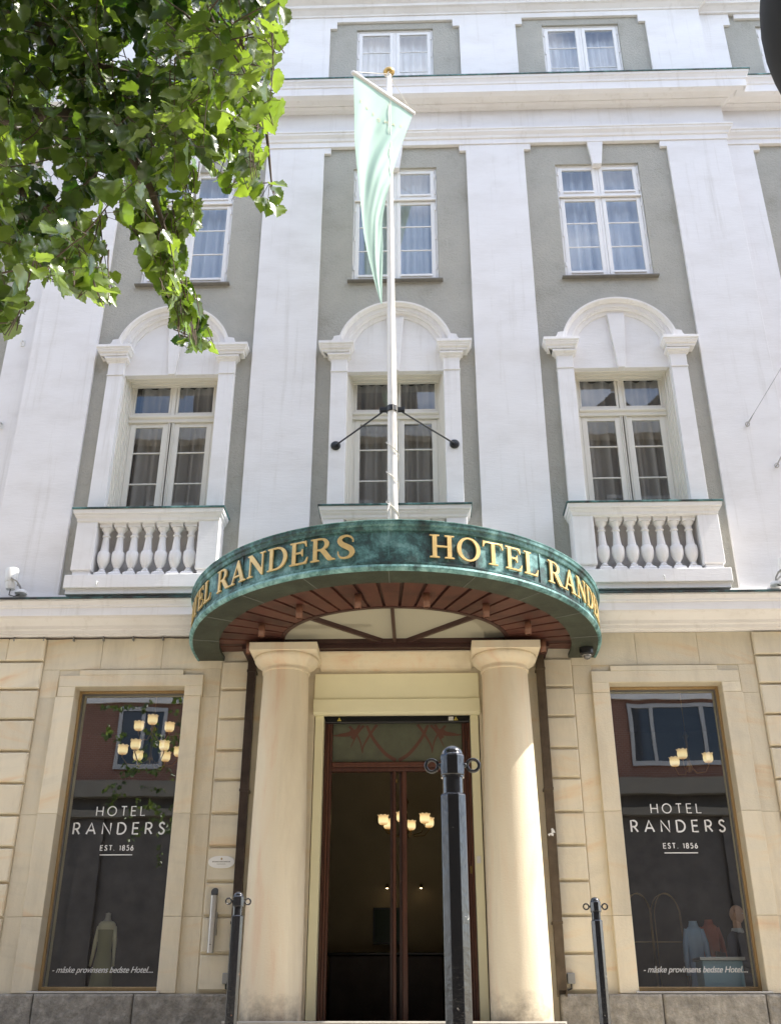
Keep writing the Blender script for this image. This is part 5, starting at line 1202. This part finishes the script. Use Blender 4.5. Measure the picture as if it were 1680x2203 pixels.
# blue shirt on a stand, orange garment, arches, counter, and a man: street reflections built as things behind the right window
def stand_garment(name, label, x, y, z0, mat, w=0.17, pose=0, low=0.5, cat='garment'):
    t = thing(name, label, cat, (x, y, z0)); t.scale = (0.74, 0.8, 1.0); m = MB(); seg = 32
    RG = [(0.25, w*0.98), (0.45, w*0.92), (0.62, w*0.86), (0.78, w*0.98), (0.90, w*1.05), (0.98, w*0.92), (1.03, w*0.45)]; V = []
    for z, r_ in RG:
        for i in range(seg): a = 2*PI*i/seg; rr = r_*(1+0.05*math.sin(a*7+z*9)); V.append((rr*math.cos(a), rr*0.6*math.sin(a), z))
    m._add(V, [(k*seg+i, k*seg+(i+1) % seg, (k+1)*seg+(i+1) % seg, (k+1)*seg+i) for k in range(len(RG)-1) for i in range(seg)]); m.build('shirt_body', mat, t, smooth=True)
    for sx in (-1, 1):
        m = MB(); m.tube([(sx*w*0.8, 0, 0.97), (sx*w*1.2, -0.02, 0.80), (sx*w*1.3, -0.04, 0.60), (sx*w*1.25, -0.05, 0.42)], [0.055, 0.05, 0.045, 0.04], 10); m.build('sleeve', mat, t, smooth=True)
    m = MB(); m.lathe([(0.09, 1.02), (0.07, 1.07), (0.075, 1.08), (0.05, 1.04)], 0, 0, 20, squash=0.8, caps=False); m.build('collar', mat, t, smooth=True)
    m = MB(); m.lathe([(0.0, 0.0), (0.13, 0.0), (0.13, 0.015), (0.012, 0.03), (0.012, 1.05), (0.0, 1.06)], 0, 0, 16, caps=False); m.build('stand', M['greymetal'], t)
    return t
stand_garment('shirt_display', 'pale blue shirt on a display stand behind the right window', 3.90, 1.15, 0.45, mat_simple('pale_blue_cotton', (0.32, 0.45, 0.62), 0.9), 0.15)
stand_garment('jacket_display', 'orange red jacket on a display stand beside the blue shirt', 4.21, 1.55, 0.50, mat_simple('orange_red_wool', (0.55, 0.15, 0.08), 0.9), 0.16)
t = thing('display_counter', 'pale blue display counter with steel top behind the right window', 'counter', (4.03, 0.62, 0.30))
MB().box(-0.24, 0.26, -0.15, 0.2, 0.0, 0.72).build('cabinet', mat_simple('pale_blue_panel', (0.28, 0.45, 0.55), 0.5), t, bevel=0.01); MB().box(-0.27, 0.29, -0.18, 0.22, 0.722, 0.76).build('worktop', M['steel'], t, bevel=0.005)
t = thing('arched_rack', 'thin brass arched display rack behind the right window', 'rack', (3.55, 1.5, 0.30))
for x0, w_, hh in ((-0.28, 0.30, 1.62), (0.10, 0.34, 1.62)):
    for off in (0.0, 0.09):
        m = MB(); pts = [(x0-w_/2-off*.4, off, 0.0), (x0-w_/2-off*.4, off, hh-w_*.9)]+[(x0-(w_/2+off*.4)*math.cos(R(a)), off, hh-w_*.9+w_*0.9*math.sin(R(a))) for a in range(15, 180, 15)]+[(x0+w_/2+off*.4, off, hh-w_*.9), (x0+w_/2+off*.4, off, 0.0)]
        m.tube(pts, 0.007, 6); m.build('arch', M['brass'], t, smooth=True)
m = MB(); m.tube([(-0.48, 0.04, 1.0), (0.32, 0.04, 1.0)], 0.007, 6); m.build('cross_rail', M['brass'], t)
# the man: one skinned body with a modelled head
def person(x, y, z0, rz):
    t = thing('person', 'reflection of a bald man in a dark suit, built as a man sitting behind the right shop window', 'person', (x, y, z0), rz)
    J = {'pelvis': (0, .03, .53, .15), 'waist': (0, .02, .68, .14), 'chest': (0, .0, .90, .155), 'neck0': (0, -.01, 1.06, .085), 'neck': (0, -.03, 1.13, .056),
         'hl': (.10, -.03, .52, .10), 'kl': (.13, -.44, .50, .068), 'al': (.13, -.42, .09, .045), 'tl': (.14, -.58, .035, .035),
         'hr': (-.10, -.03, .52, .10), 'kr': (-.13, -.44, .50, .068), 'ar': (-.13, -.42, .09, .045), 'tr': (-.14, -.58, .035, .035),
         'sl': (.17, .0, 1.02, .075), 'el': (.24, .0, .75, .05), 'wl': (.17, -.25, .63, .033),
         'sr': (-.17, .0, 1.02, .075), 'er': (-.24, .0, .75, .05), 'wr': (-.17, -.25, .63, .033)}
    E_ = [('pelvis','waist'),('waist','chest'),('chest','neck0'),('neck0','neck'),('pelvis','hl'),('hl','kl'),('kl','al'),('al','tl'),('pelvis','hr'),('hr','kr'),('kr','ar'),('ar','tr'),('chest','sl'),('sl','el'),('el','wl'),('chest','sr'),('sr','er'),('er','wr')]
    k = list(J); me = bpy.data.meshes.new('suit'); me.from_pydata([J[q][:3] for q in k], [(k.index(a), k.index(b)) for a, b in E_], [])
    o = bpy.data.objects.new('suit', me); COL.objects.link(o); o.parent = t; me.materials.append(mat_simple('dark_navy_suit', (0.05, 0.055, 0.085), 0.9))
    md = o.modifiers.new('skin', 'SKIN'); sv = me.skin_vertices[0].data
    for i, q in enumerate(k): sv[i].radius = (J[q][3], J[q][3]*0.85)
    sv[0].use_root = True; s2 = o.modifiers.new('sub', 'SUBSURF'); s2.levels = s2.render_levels = 2
    skin = mat_simple('skin', (0.75, 0.46, 0.34), 0.5)
    # head with brow, nose, lips, chin, ears
    m = MB(); nu_, nv_ = 40, 32; V = []
    for j in range(nv_+1):
        th = PI*j/nv_; z = math.cos(th); rr = math.sin(th)
        for i in range(nu_):
            a = 2*PI*i/nu_; x_, y_ = rr*math.sin(a), -rr*math.cos(a)      # a=0 faces -y
            X_, Y_, Z_ = x_*0.075, y_*0.095, z*0.118
            f = max(0, -y_)**4*math.exp(-(x_/0.16)**2)
            if z < 0: X_ *= 1-0.30*(-z)**1.3; Y_ *= 1-0.10*(-z)
            Y_ -= 0.026*f*math.exp(-((z+0.12)/0.16)**2)                    # nose
            Y_ += 0.010*max(0, -y_)**3*math.exp(-((abs(x_)-0.38)/0.15)**2)*math.exp(-((z-0.08)/0.12)**2)   # eye sockets
            Y_ -= 0.006*f*math.exp(-((z+0.45)/0.08)**2) + 0.010*f*math.exp(-((z+0.78)/0.14)**2)
            Y_ -= 0.005*max(0, -y_)**2*math.exp(-((z-0.24)/0.07)**2)
            V.append((X_, Y_-0.05, Z_+1.29))
    m._add(V, [(j*nu_+i, j*nu_+(i+1) % nu_, (j+1)*nu_+(i+1) % nu_, (j+1)*nu_+i) for j in range(nv_) for i in range(nu_)])
    m.build('head', skin, t, smooth=True)
    m = MB(); m.lathe([(0.058, 1.09), (0.052, 1.15), (0.050, 1.23)], 0, -0.035, 20, caps=False); m.build('neck', skin, t, smooth=True)
    for sx in (-1, 1):
        m = MB(); m.tube([(sx*0.074, -0.045, 1.32), (sx*0.085, -0.038, 1.325), (sx*0.088, -0.032, 1.30), (sx*0.082, -0.038, 1.27), (sx*0.074, -0.046, 1.26)], [0.008, 0.010, 0.010, 0.009, 0.006], 8); m.build('ear', skin, t, smooth=True)
        m = MB(); m.lathe([(0.0, -0.011), (0.008, -0.008), (0.011, 0), (0.008, 0.008), (0.0, 0.011)], sx*0.029, -0.127, 12, caps=False); e = m.build('eye', M['vinyl'], t, smooth=True); e.location = (0, 0, 1.301)
        m = MB(); m.tube([(sx*0.17, -.25, .63), (sx*0.15, -.31, .615), (sx*0.145, -.345, .61)], [0.028, 0.036, 0.034], 12)
        for f in range(4):
            fx = sx*(0.118+0.017*f); ln = (0.050, 0.060, 0.056, 0.044)[f]; m.tube([(fx, -.35, .612), (fx, -.35-ln*.6, .612), (fx, -.35-ln, .598)], [0.0095, 0.009, 0.007], 8)
        m.tube([(sx*0.12, -.285, .62), (sx*0.098, -.315, .612), (sx*0.092, -.34, .603)], [0.012, 0.010, 0.008], 8); m.build('hand', skin, t, smooth=True)
    MB().lathe([(0.075, 1.07), (0.064, 1.12), (0.070, 1.125), (0.083, 1.075)], 0, -0.03, 24, caps=False).build('shirt_collar', mat_simple('striped_white_collar', (0.6, 0.62, 0.66), 0.7), t)
    return t
person(4.385, 0.95, 0.30, R(60))
t = thing('chair', 'dark chair under the seated man behind the right window', 'chair', (4.385, 0.95, 0.30), R(60))
MB().box(-0.22, 0.22, -0.20, 0.22, 0.36, 0.40).build('seat', M['mahog_dark'], t, bevel=0.01)
MB().box(-0.21, 0.21, 0.21, 0.24, 0.42, 0.85).build('backrest', M['mahog_dark'], t, bevel=0.01)
for lx, ly in ((-.19, -.17), (.19, -.17), (-.19, .2), (.19, .2)): MB().box(lx-.018, lx+.018, ly-.018, ly+.018, 0.0, 0.359).build('leg', M['mahog_dark'], t)

# reception desk, wall screen and two small lamps added to brighten the hall
t = thing('reception_desk', 'dark curved reception desk inside the entrance hall', 'desk', (-0.10, 4.6, 0.30))
MB().box(-1.1, 0.75, 0, 0.6, 0, 1.0).build('front_panel', mat_simple('dark_walnut_panel', (0.10, 0.07, 0.05), 0.5, var=0.3), t, bevel=0.02); MB().box(-1.15, 0.80, -0.05, 0.65, 1.002, 1.04).build('counter_top', mat_simple('dark_polished_top', (0.05, 0.045, 0.04), 0.25), t, bevel=0.005)
for x_, lb in ((-0.32, 'small lamp added to brighten the hall, above the left end of the reception desk'), (0.30, 'small lamp added to brighten the hall, above the right end of the reception desk')):
    t = thing('fill_lamp', lb, 'lamp', (x_, 6.3, 2.52), 0, 'fill lamps added above the desk'); MB().lathe([(0.0, 0), (0.03, 0.0), (0.035, 0.06), (0.0, 0.08)], 0, 0, 12, caps=False).build('housing', M['brass'], t); MB().lathe([(0.0, -0.012), (0.018, -0.008), (0.02, -0.001), (0.0, -0.001)], 0, 0, 12, caps=False).build('bulb', mat_emit('fill_bulb', (1.0, 0.7, 0.4), 4.0) if 'fill_bulb' not in bpy.data.materials else bpy.data.materials['fill_bulb'], t)
t = thing('wall_screen', 'dark screen on the back wall behind the reception desk', 'screen', (-0.30, 6.45, 1.58)); MB().box(-0.28, 0.28, 0, 0.04, 0, 0.62).build('casing', M['plastic_black'], t); MB().box(-0.25, 0.25, -0.004, -0.002, 0.03, 0.59).build('screen', mat_simple('dark_green_screen', (0.015, 0.03, 0.02), 0.2), t)

# ================================================================== STREET SIDE OPPOSITE (seen in the glass)
def mat_brick():
    m, nt, b, L = new_mat('red_brick'); g = nt.nodes.new('ShaderNodeNewGeometry'); sx_ = nt.nodes.new('ShaderNodeSeparateXYZ'); cb = nt.nodes.new('ShaderNodeCombineXYZ')
    L(g.outputs['Position'], sx_.inputs[0]); L(sx_.outputs[0], cb.inputs[0]); L(sx_.outputs[2], cb.inputs[1])
    br = N(nt, 'ShaderNodeTexBrick', Scale=4.0); L(cb.outputs[0], br.inputs['Vector']); br.inputs['Color1'].default_value = (0.26, 0.12, 0.085, 1); br.inputs['Color2'].default_value = (0.23, 0.10, 0.07, 1); br.inputs['Mortar'].default_value = (0.30, 0.24, 0.20, 1)
    L(br.outputs['Color'], b.inputs['Base Color']); b.inputs['Roughness'].default_value = 0.9; return m
M['brick'] = mat_brick(); M['slate'] = mat_simple('dark_slate_roof', (0.06, 0.06, 0.065), 0.6, var=0.3); M['shopdark'] = mat_simple('dark_shopfront', (0.11, 0.095, 0.085), 0.5, var=0.3)
OB = thing('brick_building', 'red brick building with white windows across the street, reflected in the glass', 'building', (0, -16.2, 0))
m = MB(); m.box(-60, 60, -9, 0, 6.60, 9.3); m.build('wall', M['brick'], OB)
m = MB(); m.box(-60, 60, -9, -0.002, 9.3, 18.6); m.build('upper_wall', mat_simple('taupe_render', (0.17, 0.145, 0.125), 0.9, var=0.2, vscale=0.6), OB)
m = MB(); m.box(-60, 60, -9, -0.1, 0, 6.60)
for k in range(-12, 13): m.box(k*4.6-0.35, k*4.6+0.35, -0.1, 0.04, 0, 5.6)
m.build('shopfront', M['shopdark'], OB)
m = MB(); m.box(-60, 60, 0, 0.35, 6.15, 6.60); m.box(-60, 60, -0.1, 0.2, 5.6, 5.8); m.build('ledge', mat_simple('grey_stone_ledge', (0.22, 0.20, 0.17), 0.8), OB)
m = MB(); m.box(-60, 60, 0.001, 0.10, 8.98, 9.45); m.box(-60, 60, 0, 0.45, 18.2, 18.62); m.build('band', M['white'], OB)
m = MB(); m.box(-7.6, 0.35, -9, -0.3, 18.6, 22.0); m.prism([(-60, 18.62), (60, 18.62), (60, 19.2), (-60, 19.2)], -9, -1.2); m.build('roof', M['slate'], OB)
for gx, gw, gh in ((7.15, 1.0, 1.3), (8.75, 0.9, 1.25), (3.2, 0.9, 0.7)):
    MB().prism([(gx-gw, 18.63), (gx+gw, 18.63), (gx+gw, 19.0), (gx, 18.7+gh), (gx-gw, 19.0)], -2, 0.2).build('gable', M['slate'], OB)
def owin(x0, x1, z0, z1, mull):
    p = part('window', OB); m = MB()
    m.box(x0, x1, -0.02, 0.06, z0, z0+0.14); m.box(x0, x1, -0.02, 0.06, z1-0.12, z1); xs = [x0] + mull + [x1]
    for k, x in enumerate(xs):
        w_ = 0.11; a = x if k == 0 else (x-w_ if k == len(xs)-1 else x-w_/2); m.box(a, a+w_, -0.02, 0.055, z0, z1)
    m.build('frame', M['oppsash'], p); g_ = MB(); g_.quad((x1, 0.012, z0), (x0, 0.012, z0), (x0, 0.012, z1), (x1, 0.012, z1)); o = pane(g_, p, 'opp')
M['oppsash'] = mat_simple('dimmed_grey_sash', (0.46, 0.46, 0.47), 0.5)  # white frames painted grey so their reflection comes out dimmer
M['opp'] = mat_simple('dark_reflecting_pane', (0.03, 0.035, 0.045), 0.05, spec=0.8)
for z0, z1 in ((7.0, 8.85), (10.4, 12.6), (13.9, 16.0)):
    for x0, x1, mu in ((-14.6, -13.2, [-13.9]), (-8.78, -7.32, [-8.05]), (-3.3, -1.2, [-2.25]), (1.2, 3.0, [2.1]), (6.50, 9.4, [7.2, 8.7]), (12.5, 14.0, [13.2])): owin(x0, x1, z0, z1, mu)

# unidentified dark shape at the very top right, built as a hanging black globe
p = ray(2026, -34, 3.3)
t = thing('dark_shape', 'unidentified black shape cutting into the top right corner, built as a globe', 'dark shape', tuple(p))
m = MB(); rr = 0.445; m.lathe([(0.0, -rr*0.98)]+[(rr*math.cos(R(a)), rr*math.sin(R(a))) for a in range(-75, 76, 6)]+[(0.09, rr*1.0), (0.07, rr*1.15), (0.0, rr*1.18)], 0, 0, 64, caps=False); m.build('dark_globe', mat_simple('matt_black_globe', (0.006, 0.006, 0.006), 0.8), t, smooth=True)
m = MB(); m.tube([(0, 0, rr*1.1), (0, 0, 1.9)], 0.02, 8); m.tube([(0, 0, 1.9), (2.0, -1.2, 1.95), (6.0, -2.6, 2.2)], 0.012, 8); m.build('suspension_cable', M['blackmetal'], t)

# ================================================================== TREE
TR = thing('linden_tree', 'leafy green linden tree whose branches hang in from the upper left', 'tree', (-4.6, -10.2, 0))
TO = Vector((-4.6, -10.2, 0)); rnd = random.Random(21)
POLY = [(-420,-420),(640,-420),(618,-20),(610,60),(603,150),(588,235),(560,300),(556,345),(520,395),(470,400),(440,350),(418,330),(424,430),(428,480),(380,480),(392,520),(388,560),(392,600),(425,640),(446,690),(452,738),(415,745),(376,735),(366,690),(362,650),(345,620),(318,590),(292,545),(285,500),(262,462),(225,455),(208,480),(222,540),(240,590),(244,650),(215,650),(192,625),(150,635),(120,615),(90,605),(62,560),(48,600),(46,650),(30,690),(8,715),(-420,760)]
def inside(x, y, poly):
    c = False; j = len(poly)-1
    for i in range(len(poly)):
        xi, yi = poly[i]; xj, yj = poly[j]
        if (yi > y) != (yj > y) and x < (xj-xi)*(y-yi)/(yj-yi)+xi: c = not c
        j = i
    return c
SPRIG = [(535,395),(562,388),(600,400),(612,470),(596,492),(575,485),(562,450),(540,440)]
def leaf_shape():
    """toothed cordate leaf in its own plane: x across, y along (0..1)"""
    out = [(0.0, 0.0), (0.10, -0.07), (0.24, -0.09), (0.36, -0.03), (0.38, 0.05), (0.47, 0.10), (0.46, 0.20), (0.53, 0.27), (0.49, 0.36), (0.53, 0.44), (0.45, 0.52), (0.46, 0.61), (0.35, 0.68), (0.34, 0.77), (0.22, 0.82), (0.19, 0.90), (0.09, 0.94), (0.0, 1.06)]
    return out
LS = leaf_shape()
crown = MB(); sticks = MB()
def add_leaf(p, size, down, nrm, var):
    y_ = down.normalized(); x_ = y_.cross(nrm).normalized(); z_ = x_.cross(y_)
    ab, cd, tw = rnd.uniform(0.12, 0.55), rnd.uniform(0.05, 0.5), rnd.uniform(-0.25, 0.25)
    wx = rnd.uniform(0.8, 1.05)
    def pt(x, y):
        z = abs(x)*ab*0.8 - cd*0.42*y*y + 0.05*math.sin(y*14+var*9)*abs(x)*2 + tw*x*y
        return p + (x_*x*wx + y_*y + z_*z)*size
    V = []; mid_ = [(0, 0.0), (0, 0.2), (0, 0.42), (0, 0.64), (0, 0.84), (0, 1.06)]
    for q in mid_: V.append(pt(*q))
    nM = len(mid_); F = []
    for sx in (1, -1):
        b0 = len(V)
        for q in LS[1:-1]: V.append(pt(q[0]*sx, q[1]))
        inner = []; bi = len(V)
        for ty in (0.12, 0.32, 0.52, 0.70): V.append(pt(0.26*sx*(1-ty*0.45), ty))
        rim = [0] + list(range(b0, b0+len(LS)-2)) + [nM-1]
        # rim -> inner ring -> midrib, fan triangles by nearest fraction
        ins = [bi, bi, bi, bi, bi, bi, bi+1, bi+1, bi+1, bi+2, bi+2, bi+2, bi+3, bi+3, bi+3, bi+3, bi+3]
        for i in range(len(rim)-1):
            c0 = ins[i]; c1 = ins[min(i+1, len(ins)-1)]
            F.append((rim[i], rim[i+1], c0)) if sx > 0 else F.append((rim[i+1], rim[i], c0))
            if c1 != c0: F.append((rim[i+1], c1, c0)) if sx > 0 else F.append((rim[i+1], c0, c1))
        ch = [(0, bi, None), (1, bi, bi+1), (2, bi+1, bi+2), (3, bi+2, bi+3), (4, bi+3, None)]
        tri = [(0, bi, 1), (1, bi, bi+1), (1, bi+1, 2), (2, bi+1, bi+2), (2, bi+2, 3), (3, bi+2, bi+3), (3, bi+3, 4), (4, bi+3, nM-1)]
        for t_ in tri: F.append(t_ if sx > 0 else t_[::-1])
    crown._add([v-TO for v in V], F, var)
def depth_at(px, py):
    # branches hang in two layers between about 3 and 5.5 m from the viewer
    return 4.3 + 0.9*math.sin(px*0.006+1.0)*math.cos(py*0.005) + rnd.uniform(-0.45, 0.6)
def project(P):
    d = P-Vector((CX, -CD, CZ)); a = d.dot(rt.normalized()); b = d.dot(up.normalized()); c = d.dot(fw.normalized())
    return 840+2190*a/c, 1101.5-2190*b/c
from mathutils import noise as mnoise
def gap_here(p): return mnoise.noise(p*2.6+Vector((3.1, 7.7, 1.3))) + 0.5*mnoise.noise(p*6.0) < -0.30
def twig(p0, dirv, length, nl, poly, vmu, size=0.080, fat=0.003):
    p = p0.copy(); d = dirv.normalized(); pts = [p.copy()]; step = length/nl
    for k in range(nl):
        if poly is not None and k > 1 and gap_here(p): break
        d = (d + Vector((rnd.uniform(-.25, .25), rnd.uniform(-.25, .25), rnd.uniform(-.30, .02)))*0.55).normalized(); q = p + d*step
        qx, qy = project(q)
        if poly is not None and not inside(qx, qy, poly): break
        p = q; pts.append(p.copy())
        side = 1 if k % 2 else -1
        for rep in range(1 if rnd.random() < 0.45 else 2):
            out = (d.cross(Vector((0, 0, 1)))*side*rnd.uniform(0.4, 1.0) + Vector((rnd.uniform(-.4, .4), rnd.uniform(-.4, .4), rnd.uniform(-.2, .5)))).normalized()
            base = p + out*rnd.uniform(0.02, 0.06)
            dn = (Vector((rnd.gauss(0, .45), rnd.gauss(0, .45), -rnd.uniform(0.25, 1.2))) + out*0.5)
            s_ = size*rnd.uniform(0.6, 1.12); tip = base + dn.normalized()*s_*0.6
            tx, ty = project(tip); cxp, cyp = project(base)
            if poly is not None and (gap_here(base) or not (inside(tx, ty, poly) and inside(cxp, cyp, poly))): continue
            nr = Vector((rnd.gauss(0.1, .75), rnd.gauss(-0.2, .75), rnd.uniform(0.1, 1.0)))
            if nr.length < 0.1: continue
            add_leaf(base, s_, dn, nr, min(1, max(0, rnd.gauss(vmu, 0.22)))); sticks.tube([p-TO, base-TO], 0.0012, 3, cap=False)
            side = -side
    if len(pts) > 1: n = len(pts); sticks.tube([q-TO for q in pts], [fat*(1-0.7*i/n) for i in range(n)], 5, cap=False)
# main limbs (kept as separate branch meshes), from the trunk out over the street
def limb(P, r0, r1):
    b = bezel([tuple(p) for p in P], 8); n = len(b); m = MB(); m.tube([Vector(q)-TO for q in b], [r0+(r1-r0)*i/(n-1) for i in range(n)], 10); m.build('branch', M['bark'], TR, smooth=True); return [Vector(q) for q in b]
crotch = Vector((-4.55, -10.25, 3.6))
LB_ = []
for P in ([crotch, ray(-300, 60, 5.4), ray(40, 40, 4.9), ray(150, 120, 4.7), ray(330, 170, 4.5), ray(470, 200, 4.4)],
          [crotch, ray(-300, 300, 5.3), ray(30, 250, 4.8), ray(200, 260, 4.5), ray(300, 360, 4.3), ray(350, 480, 4.2), ray(400, 640, 4.1)],
          [crotch, ray(-260, 500, 5.2), ray(-20, 400, 4.6), ray(80, 430, 4.4), ray(170, 500, 4.3), ray(215, 600, 4.2)],
          [crotch+Vector((0, 0, .3)), ray(-200, -260, 5.8), ray(160, -180, 5.4), ray(360, -60, 5.0), ray(500, 60, 4.8), ray(560, 200, 4.7), ray(585, 400, 4.6)],
          [crotch, ray(-330, 560, 5.0), ray(-120, 580, 4.5), ray(0, 640, 4.3)]):
    LB_.append(limb(P, 0.045, 0.003))
trunk = MB(); trunk.tube([(0, 0, 0), (0.02, 0, 0.3), (0.0, 0.02, 1.5), (0.04, -0.03, 2.8), (0.05, -0.05, 3.6), (0.1, 0.0, 5.2), (0.0, 0.1, 7.0), (0.1, 0.1, 8.6)], [0.26, 0.19, 0.16, 0.145, 0.14, 0.11, 0.07, 0.03], 20); trunk.build('trunk', M['bark'], TR, smooth=True)
# twigs that fill the visible part of the crown
cnt = 0; tries = 0
while cnt < 500 and tries < 9000:
    tries += 1; px, py = rnd.uniform(-260, 620), rnd.uniform(-240, 740)
    if not inside(px, py, POLY): continue
    if px < 330 and py > 300 and rnd.random() < 0.30: continue
    t_ = depth_at(px, py); P0 = ray(px, py, t_)
    dirv = Vector((rnd.uniform(-0.2, 1.0), rnd.uniform(-.6, .6), rnd.uniform(-1.0, 0.35)))
    vmu = 0.5+0.35*math.sin(px*0.013+py*0.009)
    twig(P0, dirv, rnd.uniform(0.25, 0.5), rnd.randint(6, 10), POLY, vmu, 0.076 if px < 400 else 0.070); cnt += 1
for k in range(34):      # the dense heart of the crown, its shade put into darker leaf colour
    px, py = rnd.uniform(-60, 420), rnd.uniform(-80, 300); twig(ray(px, py, rnd.uniform(4.6, 5.8)), Vector((rnd.uniform(-.6, 1), rnd.uniform(-.4, .6), rnd.uniform(-.9, .2))), 0.45, 9, POLY, 0.15, 0.085)
for k in range(110):      # the tips and the ragged rim, sunlight put into paler leaf colour
    i = rnd.randrange(2, len(POLY)-2); a, b = POLY[i], POLY[i+1]; f = rnd.random(); px, py = a[0]+(b[0]-a[0])*f, a[1]+(b[1]-a[1])*f
    if px < -50 or py < -50: continue
    px += (300-px)*0.08; py += (300-py)*0.08
    twig(ray(px, py, depth_at(px, py)), Vector((rnd.uniform(-.3, .5), rnd.uniform(-.3, .3), -1)), 0.25, 5, [(x+12, y+16) for x, y in POLY], 0.7, 0.072)
for k, (qx, qy, dx_, dz_) in enumerate(((572, 396, -.5, -.8), (570, 400, -.2, -1), (590, 405, .5, -.6), (596, 420, .3, -1), (585, 430, 0, -1), (575, 425, .1, -1), (598, 440, 0.1, -1), (590, 400, .8, -.3))):
    qx, qy = 572+(qx-582)*1.5, 408+(qy-410)*1.15; p_ = ray(qx, qy, 4.55); add_leaf(p_, 0.078, Vector((dx_, rnd.uniform(-.3, .1), dz_)), Vector((rnd.uniform(-.6, .6), -0.7, rnd.uniform(.2, .8))), rnd.uniform(.5, 1)); sticks.tube([ray(580, 392, 4.6)-TO, p_-TO], 0.0015, 4)
sticks.tube([ray(585, 398, 4.6)-TO, ray(590, 425, 4.6)-TO, ray(594, 450, 4.6)-TO], 0.0025, 5)
for k in range(44): ty_ = rnd.uniform(400, 640); twig(ray(332+(ty_-400)*0.27+rnd.uniform(-34, 34), ty_, 4.25+rnd.uniform(-.15, .25)), Vector((rnd.uniform(-.3, .5), rnd.uniform(-.2, .2), -1)), 0.25, 6, POLY, 0.6, 0.07)
for k in range(22): twig(ray(400+rnd.uniform(-24, 30), 596+k*6, 4.15+rnd.uniform(-.1, .1)), Vector((0.15, 0, -1)), 0.2, 5, POLY, 0.6, 0.072)
# the rest of the crown, outside the picture
for k in range(130):
    a = rnd.uniform(0, 2*PI); r_ = rnd.uniform(0.4, 2.6); z = rnd.uniform(4.2, 9.5); P0 = TO + Vector((r_*math.cos(a)-0.6, r_*math.sin(a)*0.9, z))
    x_, y_ = project(P0) if (P0-Vector((CX, -CD, CZ))).dot(fw) > 0 else (-999, -999)
    if -120 < x_ < 1900 and -60 < y_ < 2300: continue
    twig(P0, Vector((rnd.uniform(-1, 1), rnd.uniform(-1, 1), rnd.uniform(-.8, .4))), 0.6, 7, None, 0.4, 0.11)
crown.build('crown', M['leaf'], TR, smooth=True); sticks.build('twigs', M['bark'], TR)
